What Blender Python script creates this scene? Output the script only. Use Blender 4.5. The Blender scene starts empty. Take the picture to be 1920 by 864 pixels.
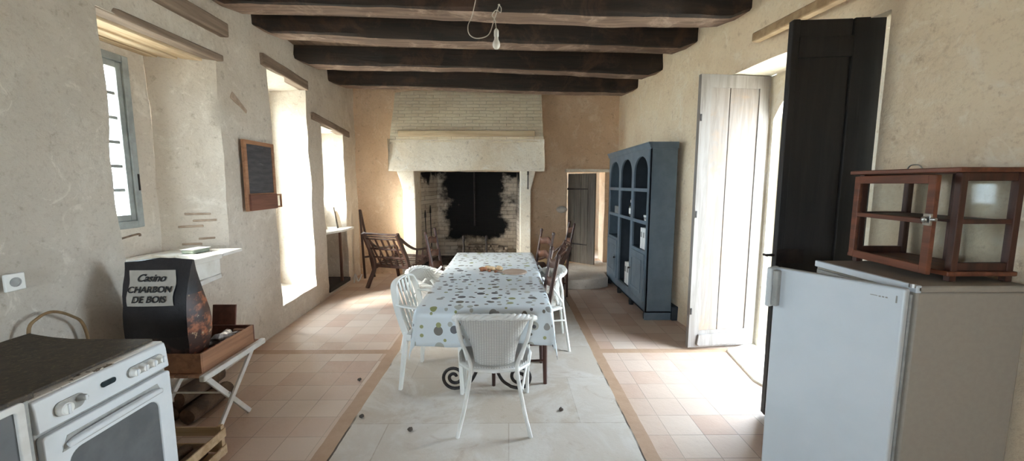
import bpy, bmesh, math, random
from mathutils import Vector, Matrix, noise
random.seed(7)
S = bpy.context.scene
COL = S.collection
PI = math.pi
R = math.radians

# ------------------------------------------------------------------ materials
def nodes_of(name):
    m = bpy.data.materials.new(name)
    m.use_nodes = True
    nt = m.node_tree
    b = nt.nodes['Principled BSDF']
    return m, nt, b

def N(nt, kind, **kw):
    n = nt.nodes.new('ShaderNode' + kind)
    for k, v in kw.items():
        if k.startswith('i_'):
            n.inputs[k[2:].replace('_', ' ')].default_value = v
        else:
            setattr(n, k, v)
    return n

def c4(c):
    return (c[0], c[1], c[2], 1.0)

def hexc(r, g, b):                       # sRGB 0-255 -> linear
    def f(u):
        u /= 255.0
        return u / 12.92 if u <= 0.04045 else ((u + 0.055) / 1.055) ** 2.4
    return (f(r), f(g), f(b))

def coords(nt, scale=(1, 1, 1)):
    t = N(nt, 'TexCoord')
    mp = N(nt, 'Mapping')
    mp.inputs['Scale'].default_value = scale
    nt.links.new(t.outputs['Object'], mp.inputs['Vector'])
    return mp.outputs['Vector']

def mixc(nt, fac, a, b):
    mx = N(nt, 'Mix', data_type='RGBA')
    for sock, v in ((mx.inputs[0], fac), (mx.inputs[6], a), (mx.inputs[7], b)):
        if hasattr(v, 'is_linked') or isinstance(v, bpy.types.NodeSocket):
            nt.links.new(v, sock)
        elif isinstance(v, (int, float)):
            sock.default_value = v
        else:
            sock.default_value = c4(v)
    return mx.outputs[2]

def ramp(nt, fac, lo, hi):
    r = N(nt, 'MapRange')
    r.interpolation_type = 'SMOOTHSTEP'
    r.inputs['From Min'].default_value = lo
    r.inputs['From Max'].default_value = hi
    nt.links.new(fac, r.inputs['Value'])
    return r.outputs['Result']

def math_(nt, op, a, b=None, c=None):
    m = N(nt, 'Math', operation=op)
    for i, v in enumerate((a, b, c)):
        if v is None:
            continue
        if isinstance(v, bpy.types.NodeSocket):
            nt.links.new(v, m.inputs[i])
        else:
            m.inputs[i].default_value = v
    return m.outputs[0]

def noise_(nt, vec, scale, detail=5, rough=.6, dist=0):
    n = N(nt, 'TexNoise')
    n.inputs['Scale'].default_value = scale
    n.inputs['Detail'].default_value = detail
    n.inputs['Roughness'].default_value = rough
    n.inputs['Distortion'].default_value = dist
    nt.links.new(vec, n.inputs['Vector'])
    return n.outputs['Fac']

def bump_(nt, b, h, strength, dist=.02):
    bp = N(nt, 'Bump')
    bp.inputs['Strength'].default_value = strength
    bp.inputs['Distance'].default_value = dist
    nt.links.new(h, bp.inputs['Height'])
    nt.links.new(bp.outputs['Normal'], b.inputs['Normal'])

def mat(name, a, b2=None, sc=4, lo=.35, hi=.65, rough=.6, metal=0, stretch=(1, 1, 1),
        bump=None, stain=None, stain_sc=9, stain_lo=.6, stain_hi=.7, coat=0):
    """two noise-mixed tones, optional third stain, optional noise bump"""
    m, nt, b = nodes_of(name)
    b.inputs['Roughness'].default_value = rough
    b.inputs['Metallic'].default_value = metal
    b.inputs['Coat Weight'].default_value = coat
    v = coords(nt, stretch)
    col = a
    if b2 is None:
        b2 = tuple(x * .93 for x in a)
    f = ramp(nt, noise_(nt, v, sc), lo, hi)
    col = mixc(nt, f, a, b2)
    if stain:
        f2 = ramp(nt, noise_(nt, v, stain_sc, 6, .65), stain_lo, stain_hi)
        col = mixc(nt, f2, col, stain)
    nt.links.new(col, b.inputs['Base Color'])
    if bump:
        bump_(nt, b, noise_(nt, v, bump[0], 6, .65), bump[1], bump[2] if len(bump) > 2 else .01)
    return m

def plaster(name, a, b2, stain, dark, stones=None, sc=1.0, bump=.55, near_grey=None):
    """old lime plaster: broad tones, scuffs, dark specks, optional stones showing through"""
    m, nt, b = nodes_of(name)
    b.inputs['Roughness'].default_value = .92
    v = coords(nt)
    col = mixc(nt, ramp(nt, noise_(nt, v, 1.1 * sc, 6, .6, .4), .36, .66), a, b2)
    col = mixc(nt, math_(nt, 'MULTIPLY', ramp(nt, noise_(nt, v, 3.4 * sc, 7, .7, .8), .52, .72), .75), col, stain)
    h = noise_(nt, v, 7 * sc, 9, .68, .3)
    if near_grey:                             # greyer plaster tone, stronger towards the near end of the wall
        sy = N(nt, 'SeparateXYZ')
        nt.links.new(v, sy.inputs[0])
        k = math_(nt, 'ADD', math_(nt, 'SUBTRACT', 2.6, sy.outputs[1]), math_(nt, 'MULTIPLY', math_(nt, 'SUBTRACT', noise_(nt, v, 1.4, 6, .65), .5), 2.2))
        col = mixc(nt, math_(nt, 'MULTIPLY', ramp(nt, k, -.2, 1.0), .6), col, near_grey)
    col = mixc(nt, math_(nt, 'MULTIPLY', ramp(nt, noise_(nt, v, 13 * sc, 8, .7), .56, .72), .6), col, dark)
    col = mixc(nt, math_(nt, 'MULTIPLY', ramp(nt, noise_(nt, v, 42 * sc, 4, .7), .50, .68), .22), col, dark)
    col = mixc(nt, math_(nt, 'MULTIPLY', ramp(nt, noise_(nt, v, 5.5 * sc, 8, .75, 1.5), .56, .66), .45), col, tuple(min(1, x * 1.08) for x in stain))
    if stones:
        vo = N(nt, 'TexVoronoi', feature='DISTANCE_TO_EDGE')
        vo.inputs['Scale'].default_value = 4.2
        mp = coords(nt, (1, 1, 1.6))
        wb = N(nt, 'VectorMath', operation='MULTIPLY_ADD')
        nz = N(nt, 'TexNoise')
        nz.inputs['Scale'].default_value = 5
        nt.links.new(mp, nz.inputs['Vector'])
        nt.links.new(nz.outputs['Color'], wb.inputs[0])
        wb.inputs[1].default_value = (.25, .25, .25)
        nt.links.new(mp, wb.inputs[2])
        nt.links.new(wb.outputs[0], vo.inputs['Vector'])
        edge = ramp(nt, vo.outputs['Distance'], .0, .09)
        patch = ramp(nt, noise_(nt, v, 1.3, 4, .6), .50, .62)
        k = math_(nt, 'MULTIPLY', math_(nt, 'SUBTRACT', 1.0, edge), patch)
        col = mixc(nt, math_(nt, 'MULTIPLY', k, .16), col, stones)
        h = math_(nt, 'ADD', h, math_(nt, 'MULTIPLY', math_(nt, 'MULTIPLY', edge, patch), .07))
    nt.links.new(col, b.inputs['Base Color'])
    bump_(nt, b, h, bump, .03)
    return m

def wood(name, a, b2, axis=2, rough=.55, sc=6, bump=.25, stain=None):
    st = [9, 9, 9]
    st[axis] = .7
    m, nt, b = nodes_of(name)
    b.inputs['Roughness'].default_value = rough
    v = coords(nt, tuple(st))
    f = noise_(nt, v, sc * .35, 7, .65, .6)
    col = mixc(nt, ramp(nt, f, .34, .66), a, b2)
    if stain:
        v2 = coords(nt)
        col = mixc(nt, ramp(nt, noise_(nt, v2, 3.2, 7, .7, .5), .48, .66), col, stain)
    nt.links.new(col, b.inputs['Base Color'])
    bump_(nt, b, f, bump, .008)
    return m

M = {}
M['plaster_left'] = plaster('plaster_left', hexc(208, 198, 185), hexc(192, 180, 165), hexc(220, 212, 200), hexc(146, 132, 116), near_grey=hexc(176, 169, 156))
M['plaster_right'] = plaster('plaster_right', hexc(236, 218, 190), hexc(228, 206, 176), hexc(240, 229, 210), hexc(182, 152, 122), stones=hexc(168, 146, 120))
M['plaster_far'] = plaster('plaster_far', hexc(226, 198, 168), hexc(212, 182, 152), hexc(236, 218, 196), hexc(166, 136, 110))
M['plaster_reveal'] = plaster('plaster_reveal', hexc(236, 229, 214), hexc(226, 212, 188), hexc(240, 236, 228), hexc(200, 180, 150))
M['stone_white'] = plaster('stone_white', hexc(232, 222, 204), hexc(220, 204, 180), hexc(240, 236, 226), hexc(150, 134, 116), bump=.4)
M['stone_grey'] = plaster('stone_grey', hexc(206, 198, 188), hexc(190, 180, 168), hexc(220, 214, 206), hexc(140, 128, 116), bump=.35)
M['beam'] = wood('beam', hexc(25, 20, 17), hexc(48, 36, 29), 0, .78, 5, .7, stain=hexc(72, 52, 41))
M['beam_pale'] = wood('beam_pale', hexc(134, 110, 94), hexc(92, 73, 61), 0, .85, 5, .6, stain=hexc(160, 138, 122))
M['lintel'] = wood('lintel', hexc(146, 128, 112), hexc(116, 98, 84), 1, .85, 5, .6)
M['hood_rail'] = wood('hood_rail', hexc(208, 188, 156), hexc(184, 162, 130), 0, .85, 5, .5)
M['bare_stone'] = mat('bare_stone', hexc(176, 156, 136), hexc(150, 130, 112), 12, rough=.95, bump=(25, .7, .01))
M['lintel_x'] = wood('lintel_x', hexc(176, 150, 116), hexc(150, 122, 90), 0, .85, 5, .5)
M['plank_pale'] = wood('plank_pale', hexc(214, 192, 160), hexc(178, 150, 116), 1, .8, 5, .4)
M['ceiling'] = wood('ceiling_boards', hexc(120, 98, 78), hexc(86, 66, 52), 1, .85, 5, .4)
M['dark_wood'] = wood('dark_wood', hexc(78, 46, 36), hexc(52, 31, 26), 2, .38, 6, .2)
M['arm_wood'] = wood('arm_wood', hexc(88, 62, 52), hexc(60, 42, 36), 2, .35, 6, .2)
M['chair_wood'] = wood('chair_wood', hexc(110, 74, 56), hexc(74, 48, 38), 2, .5, 6, .2)
M['cab_wood'] = wood('cab_wood', hexc(128, 74, 50), hexc(92, 52, 36), 1, .5, 6, .2)
M['cab_dark'] = wood('cab_dark', hexc(84, 48, 36), hexc(60, 35, 27), 2, .5, 6, .2)
M['tray_wood'] = wood('tray_wood', hexc(170, 124, 92), hexc(140, 98, 72), 1, .6, 6, .2)
M['tray_red'] = wood('tray_red', hexc(118, 74, 58), hexc(96, 58, 46), 1, .6, 6, .2)
M['slat_wood'] = wood('slat_wood', hexc(186, 150, 122), hexc(160, 122, 96), 1, .6, 6, .2)
M['crate_wood'] = wood('crate_wood', hexc(206, 180, 144), hexc(176, 148, 112), 0, .7, 6, .3)
M['rush'] = mat('rush', hexc(186, 158, 116), hexc(146, 116, 80), 30, rough=.85, bump=(60, .5, .004))
M['iron'] = mat('iron', hexc(38, 34, 34), hexc(58, 50, 46), 14, rough=.5, metal=.5, bump=(50, .25, .003))
M['steel'] = mat('steel', hexc(196, 194, 190), hexc(160, 158, 154), 20, rough=.3, metal=.9)
M['white_paint'] = mat('white_paint', hexc(226, 225, 221), hexc(212, 209, 202), 9, rough=.5)
M['white_plastic'] = mat('white_plastic', hexc(240, 240, 236), hexc(232, 232, 226), 3, rough=.32)
M['enamel'] = mat('enamel', hexc(222, 225, 227), hexc(212, 216, 218), 3, rough=.22)
M['enamel_chipped'] = mat('enamel_chipped', hexc(234, 232, 226), hexc(222, 216, 206), 6, rough=.35, stain=hexc(80, 64, 52), stain_sc=13, stain_lo=.57, stain_hi=.60)
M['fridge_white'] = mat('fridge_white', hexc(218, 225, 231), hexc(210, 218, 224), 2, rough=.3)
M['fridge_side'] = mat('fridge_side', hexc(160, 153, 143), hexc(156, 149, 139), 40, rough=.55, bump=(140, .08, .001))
M['hob'] = mat('hob', hexc(70, 58, 44), hexc(52, 43, 34), 30, rough=.6, stain=hexc(92, 80, 58), stain_sc=70, stain_lo=.52, stain_hi=.66)
M['oven_glass'] = mat('oven_glass', hexc(104, 106, 108), hexc(92, 94, 96), 5, rough=.25)
M['grey_plastic'] = mat('grey_plastic', hexc(168, 168, 164), hexc(150, 150, 146), 20, rough=.45)
M['black'] = mat('black', hexc(26, 25, 27), hexc(38, 36, 37), 10, rough=.55)
M['display'] = mat('display', hexc(24, 38, 44), hexc(34, 50, 56), 10, rough=.2)
M['slate'] = mat('slate', hexc(62, 61, 65), hexc(78, 76, 79), 5, rough=.8, stretch=(1, 1, 6), stain=hexc(128, 126, 126), stain_sc=2.2, stain_lo=.60, stain_hi=.70)
M['blue_paint'] = mat('blue_paint', hexc(106, 120, 131), hexc(95, 110, 122), 6, rough=.42)
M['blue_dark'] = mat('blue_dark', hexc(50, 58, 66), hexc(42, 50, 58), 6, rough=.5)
M['binder'] = mat('binder', hexc(232, 232, 230), hexc(220, 220, 218), 8, rough=.5)
M['paper_grey'] = mat('paper_grey', hexc(150, 150, 148), hexc(130, 130, 128), 8, rough=.7)
M['bottle_glass'] = mat('bottle_glass', hexc(34, 40, 36), hexc(26, 32, 28), 5, rough=.12)
M['ceramic'] = mat('ceramic', hexc(236, 234, 228), hexc(222, 218, 208), 6, rough=.3, stain=hexc(196, 186, 166), stain_sc=6)
M['soap_green'] = mat('soap_green', hexc(150, 158, 140), hexc(130, 138, 122), 12, rough=.6)
M['copper_pipe'] = mat('copper_pipe', hexc(128, 106, 88), hexc(96, 78, 64), 20, rough=.4, metal=.6)
M['cable'] = mat('cable', hexc(140, 112, 76), hexc(116, 92, 62), 12, rough=.7)
M['white_cable'] = mat('white_cable', hexc(206, 200, 190), hexc(180, 172, 160), 12, rough=.6)
M['bag'] = mat('bag', hexc(30, 28, 32), hexc(42, 39, 43), 8, rough=.42, bump=(14, .5, .01))
M['bag_label'] = mat('bag_label', hexc(196, 190, 180), hexc(180, 174, 164), 8, rough=.5)
M['embers'] = mat('embers', hexc(66, 44, 38), hexc(176, 108, 74), 14, .45, .62, rough=.45, stain=hexc(206, 176, 140), stain_sc=18, stain_lo=.62, stain_hi=.70)
M['embers_dim'] = mat('embers_dim', hexc(46, 40, 42), hexc(96, 76, 68), 9, .45, .62, rough=.45)
M['film'] = mat('film', hexc(176, 170, 168), hexc(110, 100, 98), 16, rough=.2)
M['log'] = mat('log', hexc(110, 88, 70), hexc(72, 56, 46), 12, rough=.9, bump=(20, .8, .01))
M['log_end'] = mat('log_end', hexc(196, 164, 124), hexc(168, 134, 98), 20, rough=.9)
M['walnut'] = mat('walnut', hexc(158, 104, 70), hexc(118, 72, 48), 40, rough=.7, bump=(90, .8, .004))
M['bread'] = mat('bread', hexc(222, 196, 158), hexc(190, 150, 108), 40, rough=.8, bump=(70, .6, .004))
M['board'] = wood('board', hexc(186, 164, 146), hexc(160, 136, 118), 0, .6, 6, .15)
M['pebble'] = mat('pebble', hexc(92, 82, 74), hexc(70, 62, 56), 20, rough=.9)
M['frame_grey'] = mat('frame_grey', hexc(150, 154, 152), hexc(128, 132, 130), 9, rough=.6)
M['frame_white'] = mat('frame_white', hexc(222, 222, 216), hexc(204, 202, 194), 9, rough=.6)
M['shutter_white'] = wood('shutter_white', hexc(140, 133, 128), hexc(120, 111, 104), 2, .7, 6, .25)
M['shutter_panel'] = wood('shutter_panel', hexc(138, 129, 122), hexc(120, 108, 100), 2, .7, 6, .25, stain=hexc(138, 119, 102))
M['shutter_dark'] = wood('shutter_dark', hexc(26, 25, 26), hexc(38, 35, 35), 2, .62, 6, .3)
M['door_grey'] = wood('door_grey', hexc(112, 104, 94), hexc(88, 80, 72), 2, .8, 6, .3)
M['ground'] = mat('ground', hexc(214, 206, 190), hexc(196, 188, 170), 3, rough=.95)
M['ash'] = mat('ash', hexc(96, 88, 82), hexc(60, 54, 50), 8, rough=.95, bump=(20, .8, .02))

def glass_mat(name, tint=(1, 1, 1), k=.12):
    m, nt, b = nodes_of(name)
    nt.nodes.remove(b)
    out = nt.nodes['Material Output']
    tr = N(nt, 'BsdfTransparent')
    tr.inputs['Color'].default_value = c4(tint)
    gl = N(nt, 'BsdfGlossy')
    gl.inputs['Roughness'].default_value = .04
    lw_ = N(nt, 'LayerWeight')
    fac = math_(nt, 'MULTIPLY_ADD', math_(nt, 'POWER', lw_.outputs['Facing'], 5.0), .7, .012)
    mx = N(nt, 'MixShader')
    nt.links.new(fac, mx.inputs[0])
    nt.links.new(tr.outputs[0], mx.inputs[1])
    nt.links.new(gl.outputs[0], mx.inputs[2])
    nt.links.new(mx.outputs[0], out.inputs['Surface'])
    return m
M['glass'] = glass_mat('glass', (.96, .97, .97))
M['bulb_glass'] = mat('bulb_glass', hexc(232, 228, 220), hexc(222, 218, 210), 5, rough=.15)

def floor_mat():
    """terracotta tiles either side of a worn pale stone aisle, edged by boards"""
    m, nt, b = nodes_of('floor_tiles')
    t = N(nt, 'TexCoord')
    v = t.outputs['Object']
    sx = N(nt, 'SeparateXYZ')
    nt.links.new(v, sx.inputs[0])
    X, Y = sx.outputs[0], sx.outputs[1]
    # tiles
    br = N(nt, 'TexBrick')
    br.offset = 0.0
    br.squash = 1.0
    br.inputs['Scale'].default_value = 1.0
    br.inputs['Brick Width'].default_value = .215
    br.inputs['Row Height'].default_value = .215
    br.inputs['Mortar Size'].default_value = .0028
    br.inputs['Mortar Smooth'].default_value = .3
    br.inputs['Bias'].default_value = -.15
    br.inputs['Color1'].default_value = c4(hexc(208, 189, 174))
    br.inputs['Color2'].default_value = c4(hexc(186, 150, 130))
    br.inputs['Mortar'].default_value = c4(hexc(152, 132, 118))
    off = N(nt, 'VectorMath', operation='ADD')
    off.inputs[1].default_value = (.075, 0.02, 0)
    nt.links.new(v, off.inputs[0])
    nt.links.new(off.outputs[0], br.inputs['Vector'])
    dust = ramp(nt, noise_(nt, v, 1.6, 7, .65, .5), .36, .66)
    tiles = mixc(nt, math_(nt, 'MULTIPLY', dust, .6), br.outputs['Color'], hexc(206, 184, 166))
    # pale worn aisle: large slabs
    bs = N(nt, 'TexBrick')
    bs.offset = .4
    bs.inputs['Scale'].default_value = 1.0
    bs.inputs['Brick Width'].default_value = .78
    bs.inputs['Row Height'].default_value = .62
    bs.inputs['Mortar Size'].default_value = .004
    bs.inputs['Color1'].default_value = c4(hexc(196, 186, 175))
    bs.inputs['Color2'].default_value = c4(hexc(184, 170, 154))
    bs.inputs['Mortar'].default_value = c4(hexc(172, 158, 144))
    nt.links.new(v, bs.inputs['Vector'])
    aisle = mixc(nt, math_(nt, 'MULTIPLY', ramp(nt, noise_(nt, v, 2.2, 8, .7, .8), .42, .62), .7), bs.outputs['Color'], hexc(208, 202, 195))
    aisle = mixc(nt, math_(nt, 'MULTIPLY', ramp(nt, noise_(nt, v, 4.5, 8, .72, 1.2), .55, .70), .5), aisle, hexc(168, 148, 130))
    aisle = mixc(nt, math_(nt, 'MULTIPLY', ramp(nt, noise_(nt, v, 26, 6, .7), .64, .74), .55), aisle, hexc(132, 118, 104))
    # boards
    bd = mixc(nt, noise_(nt, v, 9, 6, .7), hexc(190, 160, 134), hexc(160, 126, 100))
    def band(s, lo, hi):
        return math_(nt, 'MULTIPLY', math_(nt, 'GREATER_THAN', s, lo), math_(nt, 'LESS_THAN', s, hi))
    wob = math_(nt, 'MULTIPLY', math_(nt, 'SUBTRACT', noise_(nt, v, 2.5, 4, .6), .5), .03)
    Xw = math_(nt, 'ADD', X, wob)
    near = math_(nt, 'LESS_THAN', Y, 5.75)
    in_aisle = math_(nt, 'MULTIPLY', band(Xw, -1.04, .80), 1.0)
    strip = math_(nt, 'MAXIMUM', band(Xw, -1.12, -1.02), band(Xw, .775, .865))
    cross = math_(nt, 'MULTIPLY', band(Y, 3.575, 3.665), math_(nt, 'SUBTRACT', 1.0, in_aisle))
    strip = math_(nt, 'MAXIMUM', strip, cross)
    col = mixc(nt, in_aisle, tiles, aisle)
    col = mixc(nt, strip, col, bd)
    seam = math_(nt, 'MULTIPLY', math_(nt, 'MAXIMUM', band(Xw, -1.024, -1.012), band(Xw, .768, .778)), ramp(nt, noise_(nt, v, 1.7, 3, .5), .46, .54))
    col = mixc(nt, seam, col, hexc(70, 56, 46))
    nt.links.new(col, b.inputs['Base Color'])
    rg = math_(nt, 'MULTIPLY_ADD', noise_(nt, v, 3, 5, .6), .35, .38)
    nt.links.new(rg, b.inputs['Roughness'])
    h = math_(nt, 'ADD', math_(nt, 'MULTIPLY', br.outputs['Fac'], math_(nt, 'MULTIPLY', math_(nt, 'SUBTRACT', 1.0, in_aisle), -.6)), noise_(nt, v, 9, 8, .7))
    bump_(nt, b, h, .35, .012)
    return m
M['floor'] = floor_mat()

def brick_mat(name, c1, c2, mortar, w, hgt, axis='XZ', bump=.8):
    m, nt, b = nodes_of(name)
    b.inputs['Roughness'].default_value = .92
    t = N(nt, 'TexCoord')
    sx = N(nt, 'SeparateXYZ')
    nt.links.new(t.outputs['Object'], sx.inputs[0])
    cb = N(nt, 'CombineXYZ')
    nt.links.new(sx.outputs[0], cb.inputs[0])
    nt.links.new(sx.outputs[2], cb.inputs[1])
    nz = N(nt, 'TexNoise')
    nz.inputs['Scale'].default_value = 4
    nt.links.new(t.outputs['Object'], nz.inputs['Vector'])
    wb = N(nt, 'VectorMath', operation='MULTIPLY_ADD')
    nt.links.new(nz.outputs['Color'], wb.inputs[0])
    wb.inputs[1].default_value = (.05, .03, 0)
    nt.links.new(cb.outputs[0], wb.inputs[2])
    br = N(nt, 'TexBrick')
    br.inputs['Scale'].default_value = 1
    br.inputs['Brick Width'].default_value = w
    br.inputs['Row Height'].default_value = hgt
    br.inputs['Mortar Size'].default_value = .006
    br.inputs['Mortar Smooth'].default_value = .6
    br.inputs['Color1'].default_value = c4(c1)
    br.inputs['Color2'].default_value = c4(c2)
    br.inputs['Mortar'].default_value = c4(mortar)
    nt.links.new(wb.outputs[0], br.inputs['Vector'])
    v = t.outputs['Object']
    col = mixc(nt, math_(nt, 'MULTIPLY', ramp(nt, noise_(nt, v, 2.5, 7, .7), .42, .64), .6), br.outputs['Color'], tuple(min(1, x * 1.12) for x in c1))
    nt.links.new(col, b.inputs['Base Color'])
    h = math_(nt, 'ADD', math_(nt, 'MULTIPLY', br.outputs['Fac'], -.7), math_(nt, 'MULTIPLY', noise_(nt, v, 12, 7, .7), .7))
    bump_(nt, b, h, bump, .02)
    return m, nt, b, col
M['hood_brick'] = brick_mat('hood_brick', hexc(246, 234, 210), hexc(236, 220, 192), hexc(236, 225, 204), .22, .055)[0]

def firebox_mat():
    """rubble and thin brick blackened by a tongue of soot in the middle of the back"""
    m, nt, b, col = brick_mat('firebox_stone', hexc(214, 202, 186), hexc(178, 162, 144), hexc(146, 133, 119), .24, .075)
    v = N(nt, 'TexCoord').outputs['Object']
    sx = N(nt, 'SeparateXYZ')
    nt.links.new(v, sx.inputs[0])
    nz = math_(nt, 'MULTIPLY', math_(nt, 'SUBTRACT', noise_(nt, v, 3.2, 6, .65), .5), 1.1)
    dx = math_(nt, 'ABSOLUTE', math_(nt, 'ADD', math_(nt, 'ADD', sx.outputs[0], .70), math_(nt, 'MULTIPLY', sx.outputs[2], -.06)))
    wid = math_(nt, 'MULTIPLY_ADD', sx.outputs[2], .05, .56)
    k = math_(nt, 'ADD', math_(nt, 'SUBTRACT', wid, dx), nz)
    soot = ramp(nt, k, -.12, .16)
    top = ramp(nt, math_(nt, 'ADD', sx.outputs[2], nz), 1.55, 1.75)
    soot = math_(nt, 'MAXIMUM', soot, top)
    low = ramp(nt, math_(nt, 'ADD', sx.outputs[2], math_(nt, 'MULTIPLY', nz, .35)), .42, .56)
    soot = math_(nt, 'MULTIPLY', soot, low)
    nt.links.new(mixc(nt, soot, col, hexc(20, 19, 19)), b.inputs['Base Color'])
    return m
M['firebox'] = firebox_mat()

def cloth_mat():
    """white oilcloth printed with scattered grey and olive dots"""
    m, nt, b = nodes_of('dotted_cloth')
    b.inputs['Roughness'].default_value = .38
    uv = N(nt, 'UVMap')
    uv.uv_map = 'UVMap'
    col = hexc(216, 224, 228)
    for i, (sc, off, rmin, rvar, keep) in enumerate(((8.0, 0, .11, .14, .2), (12.5, 7.3, .10, .13, .22))):
        mp = N(nt, 'Mapping')
        mp.inputs['Location'].default_value = (off, off * .7, 0)
        nt.links.new(uv.outputs[0], mp.inputs['Vector'])
        vo = N(nt, 'TexVoronoi', voronoi_dimensions='2D', feature='F1')
        vo.inputs['Scale'].default_value = sc
        vo.inputs['Randomness'].default_value = .75
        nt.links.new(mp.outputs[0], vo.inputs['Vector'])
        sp = N(nt, 'SeparateColor')
        nt.links.new(vo.outputs['Color'], sp.inputs[0])
        rad = math_(nt, 'MULTIPLY_ADD', sp.outputs[0], rvar, rmin)
        inside = math_(nt, 'LESS_THAN', vo.outputs['Distance'], rad)
        inside = math_(nt, 'MULTIPLY', inside, math_(nt, 'GREATER_THAN', sp.outputs[1], keep))
        cr = N(nt, 'ValToRGB')
        cr.color_ramp.interpolation = 'CONSTANT'
        e = cr.color_ramp.elements
        e[0].position = 0
        e[0].color = c4(hexc(92, 92, 96))
        e[1].position = .3
        e[1].color = c4(hexc(150, 150, 148))
        for p, c in ((.52, hexc(112, 108, 100)), (.72, hexc(150, 154, 104)), (.86, hexc(178, 180, 172))):
            q = e.new(p)
            q.color = c4(c)
        nt.links.new(sp.outputs[2], cr.inputs[0])
        col = mixc(nt, inside, col, cr.outputs[0])
    nt.links.new(col, b.inputs['Base Color'])
    return m
M['cloth'] = cloth_mat()

def weave_mat():
    m, nt, b = nodes_of('white_weave')
    b.inputs['Roughness'].default_value = .5
    v = coords(nt)
    w1 = N(nt, 'TexWave', wave_type='BANDS', bands_direction='Z')
    w1.inputs['Scale'].default_value = 28
    nt.links.new(v, w1.inputs['Vector'])
    w2 = N(nt, 'TexWave', wave_type='BANDS', bands_direction='X')
    w2.inputs['Scale'].default_value = 20
    nt.links.new(v, w2.inputs['Vector'])
    h = math_(nt, 'MULTIPLY', w1.outputs['Fac'], w2.outputs['Fac'])
    nt.links.new(mixc(nt, h, hexc(186, 182, 176), hexc(222, 219, 213)), b.inputs['Base Color'])
    bump_(nt, b, h, .7, .006)
    return m
M['weave'] = weave_mat()

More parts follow.
